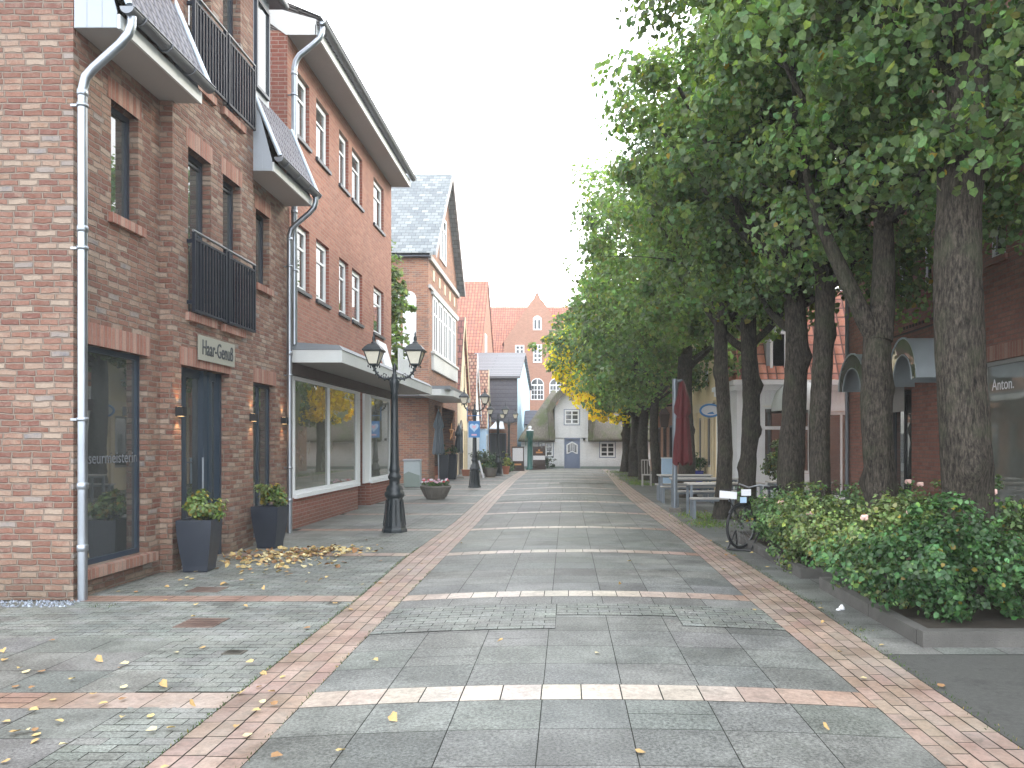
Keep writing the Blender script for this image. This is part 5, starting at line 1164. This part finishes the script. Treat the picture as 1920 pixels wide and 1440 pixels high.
e = MB(); e.hexa([(.86-.02-.2, -.07, .9), (.86, -.09, .9), (.86, .09, .9), (.64, .07, .9), (.62, -.04, .95), (.86, -.1, .96), (.86, .1, .96), (.62, .04, .95)]); part('saddle', e, M['black'], bk, False)
t = thing('bicycle_stand', 'low black metal wheel stand holding the front wheel of the bicycle', 'bicycle stand', (2.72, 12, 0)); e = MB()
e.tube([(2.47, 11.8, .025), (2.78, 11.62, .025)], .016, 6); e.tube([(2.47, 11.8, .025), (2.66, 12.1, .28)], .013, 6); e.tube([(2.78, 11.62, .025), (3.0, 11.95, .28)], .013, 6); e.tube([(2.66, 12.1, .28), (2.70, 12.2, .02)], .013, 6); part('frame', e, M['black'], t)
t = thing('sign_plate', 'white plate with faint lettering fixed in front of the bicycle', 'sign', (2.55, 11.9, .8)); e = MB(); c = V((2.49, 11.85, .86))
e.hexa([c+V(p) for p in ((-.135, 0, -.05), (.13, 0, -.075), (.13, .015, -.075), (-.135, .015, -.05), (-.13, 0, .06), (.135, 0, .035), (.135, .015, .035), (-.13, .015, .06))]); part('plate', e, M['poster'], t)
e = MB(); e.tube([c+V((.02, .02, -.06)), c+V((.12, .06, -.28)), V((2.75, 12.02, .35))], .012, 6); e.box(c.x-.14, c.x+.14, c.y-.004, c.y+.02, c.z+.062, c.z+.075); part('bracket', e, M['black'], t)
t = thing('basket_card', 'two small white cards hanging on the bicycle handlebar', 'card', (2.8, 12.1, .8)); e = MB(); e.box(2.72, 2.87, 11.98, 11.99, .83, .93); part('upper_card', e, M['poster'], t); e = MB(); e.box(2.70, 2.80, 11.97, 11.98, .72, .81); part('lower_card', e, M['lightblue'], t)
# ------------------------------------------------------------------ far end: notice boards, pump, pots
t = thing('street_pump', 'dark green cast iron column with a white ball on top beside the thatched cottage', 'pump', (-2.3, 47.8, 0))
e = MB(); e.lathe((-2.3, 47.8, 0), [(.25, 0), (.25, .1), (.17, .14), (.16, 1.95), (.2, 2.0), (.22, 2.3), (.24, 2.42)], 12); e.tube([(-2.48, 47.8, 2.2), (-2.55, 47.75, 2.1), (-2.55, 47.75, 1.5)], .03, 6); part('column', e, M['greeniron'], t)
e = MB(); e.lathe((-2.3, 47.8, 2.42), [(.22, 0), (.22, .05), (.06, .09), (.08, .13), (.11, .2), (.08, .28), (.001, .32)], 14); part('ball', e, M['white'], t)
for (x, y, w, lb, kind) in ((-2.93, 46.0, .72, 'dark notice board with a large white poster, left of the green pump', 0), (-1.72, 47.5, .78, 'dark notice board with an orange print and a white strip, right of the green pump', 1)):
    t = thing('notice_board', lb, 'notice board', (x, y, 0), 'notice boards at the end of the street')
    e = MB(); e.box(x-w/2, x+w/2, y-.03, y+.03, .08, 1.45); e.box(x-w/2-.03, x+w/2+.03, y-.25, y+.25, 0, .08); part('panel', e, M['brown'], t)
    e = MB(); f_ = FY(y-.032)
    if kind == 0: e.fbox(f_, x-w/2+.04, x+w/2-.06, .58, 1.36, 0, .004)
    else: e.fbox(f_, x-w/2+.02, x+w/2-.02, .62, .88, 0, .004)
    part('poster', e, M['poster'], t); e = MB()
    if kind == 0: e.fbox(f_, x-.2, x+.2, .33, .43, 0, .004)
    else: e.fbox(f_, x-.2, x+.22, 1.03, 1.13, 0, .004); e.fbox(f_, x-.06, x+.06, 1.16, 1.27, 0, .004)
    part('print', e, M['orange'], t)
t = thing('stone_trough', 'round stone tub with green plants in front of the slim lamp', 'plant tub', (-3.75, 37.6, 0)); e = MB(); e.lathe((-3.75, 37.6, 0), [(.22, 0), (.3, .2), (.36, .42), (.38, .46), (.33, .46), (.32, .4)], 18); part('tub', e, M['concrete'], t)
bush('trough_plants', 'green plants growing in the round stone tub', 'plants', -3.75, 37.6, .36, .34, .4, .75, 700, .07, (.06, .11, .05), clr=.12)
t = thing('terracotta_pot', 'terracotta pot with yellowish grass between two lamps', 'plant pot', (-3.25, 41.0, 0)); e = MB(); e.lathe((-3.25, 41, 0), [(.14, 0), (.2, .38), (.22, .42), (.17, .42)], 14); part('pot', e, M['terracotta'], t)
bush('potted_grass', 'yellowish ornamental grass in the terracotta pot', 'grass', -3.25, 41, .2, .2, .4, 1.05, 350, .09, (.22, .26, .07), clr=.08)
t = thing('square_clay_pot', 'small brown square pot beside the arched cream doorway', 'plant pot', (-5.1, 38.8, 0)); e = MB(); e.hexa([(-5.25, 38.65, 0), (-4.95, 38.65, 0), (-4.95, 38.95, 0), (-5.25, 38.95, 0), (-5.3, 38.6, .32), (-4.9, 38.6, .32), (-4.9, 39, .32), (-5.3, 39, .32)]); part('pot', e, M['terracotta'], t)
bush('laurel_bush', 'large grey-green bush left of the slim lamp', 'bush', -4.35, 38.6, .55, .5, .1, 1.35, 1300, .09, (.07, .10, .06), yellow=0, clr=.25)
bush('dark_laurel_bush', 'dark green bush right behind the stone tub', 'bush', -3.9, 39.9, .5, .5, .1, 1.35, 1200, .09, (.045, .09, .045), yellow=0, clr=.25)
bush('low_dark_bush', 'low dark bush at the foot of the farthest lamp', 'bush', -3.3, 43.5, .35, .4, .05, .75, 500, .09, (.04, .08, .04), yellow=0, clr=.15)
bush('cottage_shrub', 'round dark shrub beside the right notice board at the cottage wall', 'bush', -1.25, 48.8, .55, .35, .0, .75, 700, .08, (.03, .055, .03), yellow=0, clr=.15)
t = thing('a_frame_sign', 'black folding sign leaning open beside the stone tub', 'sign', (-4.12, 36.5, 0)); e = MB(); e.hexa([(-4.3, 36.3, 0), (-4.2, 36.3, 0), (-4.2, 36.8, 0), (-4.3, 36.8, 0), (-4.25, 36.3, .8), (-4.2, 36.3, .8), (-4.2, 36.8, .8), (-4.25, 36.8, .8)]); part('rear_leaf', e, M['black'], t)
e = MB(); e.hexa([(-3.98, 36.3, 0), (-3.95, 36.3, 0), (-3.95, 36.8, 0), (-3.98, 36.8, 0), (-4.2, 36.3, .82), (-4.17, 36.3, .82), (-4.17, 36.8, .82), (-4.2, 36.8, .82)]); part('front_leaf', e, M['poster'], t)
# ------------------------------------------------------------------ planting beds with roses
for nm, (x0, x1, y0_, y1_), lb in (('planting_bed', (2.87, 8.5, 6.2, 8.75), 'raised bed with concrete kerb, the nearest on the right'), ('planting_bed', (2.84, 6.6, 9.35, 13.4), 'second raised bed with concrete kerb, behind the gap in the roses')):
    t = thing(nm, lb, 'planting bed', (x0, y0_, 0), 'planting beds under the lindens'); e = MB(); kw = .11
    def kline(x, y, dx, dy, L):
        s = 0
        while s < L-.02:
            l = min(1.0, L-s); a, b = s+.004, s+l-.004; w = rnd.uniform(-.006, .006)
            if dx: e.box(x+a, x+b, y+w, y+kw+w, -.02, .125+rnd.uniform(-.006, .006))
            else: e.box(x+w, x+kw+w, y+a, y+b, -.02, .125+rnd.uniform(-.006, .006))
            s += l
    kline(x0, y0_, 1, 0, x1-x0); kline(x0, y0_+kw+.002, 0, 1, y1_-y0_-2*kw); kline(x0, y1_-kw, 1, 0, x1-x0); part('kerb', e, M['kerb'], t)
    e = MB(); n = 14
    for i in range(n):
        for j in range(n):
            q = lambda a, b: (x0+kw+(x1-x0-2*kw)*a/n, y0_+kw+(y1_-y0_-2*kw)*b/n)
            h_ = lambda p: (*p, .06+.05*noise.noise(V((p[0]*3, p[1]*3, 0)))); e.poly(h_(q(i, j)), h_(q(i+1, j)), h_(q(i+1, j+1)), h_(q(i, j+1)))
    part('soil', e, M['soil'], t)
rs = random.Random(11)
RB = [(3.45, 6.95, .85, .6, 1.0, (.040, .095, .035), 7500, 'dark green rose bush nearest the kerb corner in the front bed', 'a'),
      (4.75, 6.9, .85, .6, 1.02, (.052, .10, .04), 6500, 'rose bush in the middle of the front bed edge', 'b'), (5.9, 7.0, .8, .6, 1.05, (.045, .09, .035), 4500, 'rose bush at the right end of the front bed edge', 'c'),
      (3.30, 7.95, .72, .6, 1.0, (.11, .165, .06), 6500, 'light yellow-green rose bush spilling over the kerb of the front bed', 'd'), (4.5, 8.1, .75, .6, 1.15, (.075, .13, .05), 4500, 'tall rose bush before the thickest linden trunk', 'e'), (5.7, 8.2, .8, .6, 1.0, (.06, .11, .04), 3000, 'rose bush right of the thickest linden trunk', 'f'),
      (3.25, 9.75, .62, .55, .93, (.10, .15, .055), 5000, 'pale green rose bush at the front corner of the second bed', 'g'), (4.4, 10.1, .7, .6, 1.08, (.08, .135, .05), 3500, 'rose bush under the forked linden', 'h'),
      (3.3, 10.85, .62, .6, .95, (.065, .125, .045), 4000, 'mid green rose bush halfway along the second bed', 'i'), (4.5, 11.5, .7, .7, 1.0, (.05, .10, .04), 2500, 'rose bush behind, between two linden trunks', 'j'), (3.45, 12.3, .6, .6, .88, (.06, .12, .045), 3500, 'rose bush whose leaves hide the bicycle', 'k'), (5.4, 10.6, .6, .8, .95, (.05, .09, .04), 2200, 'dark rose bush at the back of the second bed', 'l')]
FLW = {'b': [(4.45, 6.55, .93)], 'd': [(2.92, 7.55, .92), (3.35, 7.5, .98), (3.25, 7.35, .55)], 'e': [(4.3, 7.75, 1.16), (4.05, 7.7, 1.0), (4.7, 7.8, 1.0), (4.25, 7.7, 1.05)], 'g': [(3.0, 9.5, .78)], 'h': [(4.35, 9.8, 1.16), (4.55, 9.9, 1.12), (4.1, 9.7, 1.1)], 'i': [(2.95, 10.6, .83)], 'k': [(3.1, 12, .78)]}
for (x, y, rx, ry, z1, base, n, lb, key) in RB:
    bush('rose_bush', lb, 'rose bush', x, y-.03, rx*1.08, ry*1.12, .04, z1*1.06, int(n*1.35), .045, (base[0]*1.5, base[1]*1.38, base[2]*1.4), 'rose bushes in the beds under the lindens', FLW.get(key, ()), ncl=95, clr=.16, yellow=.015, shoots=16, fr=.045 if y < 9 else .05)
# ------------------------------------------------------------------ lindens
ya_ = lambda cond: cond
T = tree
T(3.93, 7.65, .245, 'thickest linden trunk, nearest on the right, bark deeply furrowed', 33800, .085, 1, ((4.0, 7.3, 7.7), (3.0, 3.0, 3.6)), fork=6.6, burls=7, zmin=4.3, ncl=150, clr=.55,
  limbs=[(4.6, 1.9, .5, 1.6, .06), (5.2, -1.5, .3, 2.2, .06), (5.4, -1.0, -1.5, 2.2, .06), (5.2, 1.0, 1.9, 2, .07), (5.7, .2, -.3, 3, .14), (5.4, -1.6, 1.6, 2.4, .07)])
T(3.98, 9.75, .215, 'linden whose trunk forks low into two heavy limbs', 33800, .085, 2, ((4.1, 9.9, 7.6), (2.9, 2.6, 3.7)), fork=3.15, burls=5, zmin=4.2, lean=(-.02, 0),
  limbs=[(2.95, .28, .3, 3.6, .17), (2.9, -.95, .2, 2.6, .13), (4.4, 1.6, .4, 2, .06), (4.6, -1.6, -.6, 2.2, .06)])
T(3.97, 11.95, .175, 'straight slender linden right of the dark thick one in the second bed', 28600, .09, 3, ((4.0, 12.2, 7.0), (2.75, 2.4, 3.4)), fork=5, burls=3, zmin=4.0)
T(3.82, 12.95, .225, 'dark thick linden rising behind the rose bushes of the second bed', 26000, .095, 4, ((3.85, 13.8, 7.0), (2.75, 2.4, 3.3)), fork=4.8, burls=4, zmin=4.2)
T(3.88, 16.5, .20, 'linden with burls halfway up, just behind the bicycle', 26000, .10, 5, ((3.75, 16.6, 6.9), (2.8, 2.4, 3.2)), fork=4.8, burls=9, zmin=4.4, lean=(.05, 0))
T(3.40, 16.75, .165, 'slim dark linden between the tables and the bicycle', 14000, .105, 6, ((3.35, 19.6, 6.9), (2.85, 2.4, 3.4)), fork=5.2, burls=6, zmin=4.3)
T(3.62, 23.4, .26, 'linden directly behind the red parasol', 17000, .12, 7, ((2.95, 23.2, 6.9), (2.9, 2.6, 3.7)), fork=4.6, zmin=3.7)
T(3.55, 30.9, .19, 'pale-barked linden with a swollen collar low on its trunk', 15000, .14, 8, ((2.9, 28.0, 6.7), (3.0, 3.0, 4.1)), fork=4.6, burls=3, zmin=3.3)
sunlit_yel = lambda P: (P[:, 2] < 3.9+2.6*rng.random(len(P))) & (P[:, 0] < 2.2+1.2*rng.random(len(P))) | ((rng.random(len(P)) < .06) & (P[:, 0] < .9))  # sunlight on the low street-side leaves, painted in as yellow leaf colour
cutf = lambda P: P[:, 0] < 1.0-(P[:, 2]-3.3)*.9+rng.normal(0, .15, len(P))
T(3.42, 34.2, .24, 'brown-barked linden, third from the far end of the row', 12000, .15, 9, ((2.7, 33.5, 6.4), (3.0, 3.0, 3.9)), fork=4.2, zmin=3.2, clr=.6)
T(3.40, 37.8, .30, 'stout linden, second from the far end of the row', 12000, .16, 10, ((2.3, 38.2, 5.9), (3.1, 2.8, 3.6)), fork=4.0, zmin=2.9, yellow=sunlit_yel, clr=.6, cut=cutf)
T(3.35, 43.6, .27, 'farthest linden of the row, in front of the thatched roof', 12000, .18, 12, ((2.5, 43.0, 5.9), (3.3, 3.0, 3.6)), fork=4.0, zmin=2.9, yellow=sunlit_yel, clr=.6, cut=cutf)
T(-6.4, 27.6, .09, 'small green tree squeezed into the gap between two brick buildings on the left', 4200, .13, 13, ((-6.35, 27.6, 6.2), (.85, .9, 2.3)), fork=4.5, zmin=3.8, burls=0, ncl=120, clr=.28, base=(.13, .2, .075), group='street trees on the left', limbs=[(3.5, .4, .2, 2.8, .03), (3.8, -.4, -.2, 2.6, .03), (3.6, .1, -.4, 2.4, .03)])
# ------------------------------------------------------------------ morning haze in the street
m, nt, out = new_mat('thin_haze'); N = NT(nt); vs_ = N.n('ShaderNodeVolumeScatter'); vs_.inputs['Density'].default_value = .0013; vs_.inputs['Color'].default_value = (.98, 1, .98, 1); N.link(vs_.outputs[0], out.inputs['Volume'])
e = MB(); e.box(-30, 30, -8, 110, -.2, 24); tag(struct('haze', e, m), 'thin pale morning haze filling the street', 'haze')
# ------------------------------------------------------------------ fallen leaves
def leafmesh(k):
    r_ = np.random.default_rng(50+k); col = [(.52, .39, .17), (.45, .30, .13), (.58, .50, .29), (.30, .17, .08)][k % 4]
    me = leaf_mesh('fallen_leaf', np.array([[0, 0, .012]]), np.array([[r_.normal(0, .15), r_.normal(0, .15), 1.]]), np.array([.048]), np.array([col]), M['litter'], 1., 0); return me
lm = [leafmesh(k) for k in range(6)]
G = lambda px, py: ((px-1063)*CAM_H/(py-831), FPX*CAM_H/(py-831))
pts = [G(*p) for p in ((35, 1258), (8, 1240), (50, 1262), (60, 1294), (135, 1278), (185, 1243), (100, 1314), (175, 1306), (232, 1292), (30, 1290), (12, 1356), (62, 1330), (62, 1338), (30, 1378), (50, 1375), (66, 1372), (68, 1380), (66, 1392), (110, 1358), (10, 1432), (118, 1402), (230, 1315), (282, 1346), (305, 1290), (228, 1350), (380, 1216), (330, 1225), (225, 1254), (468, 1247), (494, 1264), (530, 1271), (510, 1303), (492, 1321), (515, 1324), (455, 1301), (360, 1328), (480, 1337), (443, 1366), (465, 1384), (517, 1427), (638, 1425), (738, 1363), (703, 1246), (938, 1218), (286, 1375), (255, 1111), (222, 1110), (313, 1101), (368, 1136), (460, 1140), (350, 1100), (425, 1095), (1180, 1061), (1162, 1106), (1414, 1146), (1575, 1225), (1620, 1277), (1765, 1289), (1540, 1142), (1548, 1378), (1655, 1212), (1200, 1433), (1120, 1240), (790, 1058), (640, 1040), (660, 1025))]
rs = random.Random(21)
for _ in range(55): 
    y = rs.uniform(3.2, 13); pts.append((rs.uniform(-5.0, -1.7) if rs.random() < .7 or y < 6.3 else rs.uniform(2.0, 2.85), y))
lf = None
for i, (x, y) in enumerate(pts):
    if x < -5.0 and y > 8: continue
    o = bpy.data.objects.new('fallen_leaf', lm[i % 6]); COL.objects.link(o); o.location = (x, y, gz(x, y)+.002); o.rotation_euler = (rs.uniform(-.15, .15), rs.uniform(-.15, .15), rs.uniform(0, 6.28)); o.scale = (rs.uniform(.8, 1.3),)*2+(rs.uniform(.5, 2.2),)
    tag(o, 'yellow or brown fallen linden leaf lying singly on the paving', 'leaf', 'single fallen leaves on the paving')
P = np.concatenate([rng.normal(size=(260, 3))*np.array((.42, .35, 0))+np.array((-4.15, 11.1, 0)), rng.normal(size=(150, 3))*np.array((.35, .2, 0))+np.array((-3.7, 11.7, 0)), rng.normal(size=(60, 3))*np.array((.5, .5, 0))+np.array((-3.9, 10.2, 0))]); P[:, 2] = .01+rng.random(len(P))*.03
cc = np.array([(.42, .27, .11), (.52, .39, .17), (.28, .15, .07), (.58, .50, .28)])[rng.integers(0, 4, len(P))]*rng.uniform(.7, 1.1, (len(P), 1))
tag(obj('leaf_litter', leaf_mesh('leaf_litter', P, rng.normal(size=P.shape)*.35+np.array((0, 0, 1)), rng.normal(.07, .012, len(P)), cc, M['litter'], 1, 0)), 'drift of brown and yellow leaves on the pavement in front of the second dark planter', 'leaf litter', None, 'stuff')
e = MB(); e.smooth = True; e.lathe((2.72, 7.6, 0), [(.001, 0), (.035, .005), (.03, .025), (.012, .05), (.001, .055)], 7); e.lathe((2.68, 7.58, 0), [(.001, 0), (.03, .003), (.02, .016), (.001, .02)], 6)
tag(obj('crumpled_tissue', e.mesh('crumpled_tissue', M['poster'])), 'crumpled white paper tissue beside the right bed kerb', 'litter')
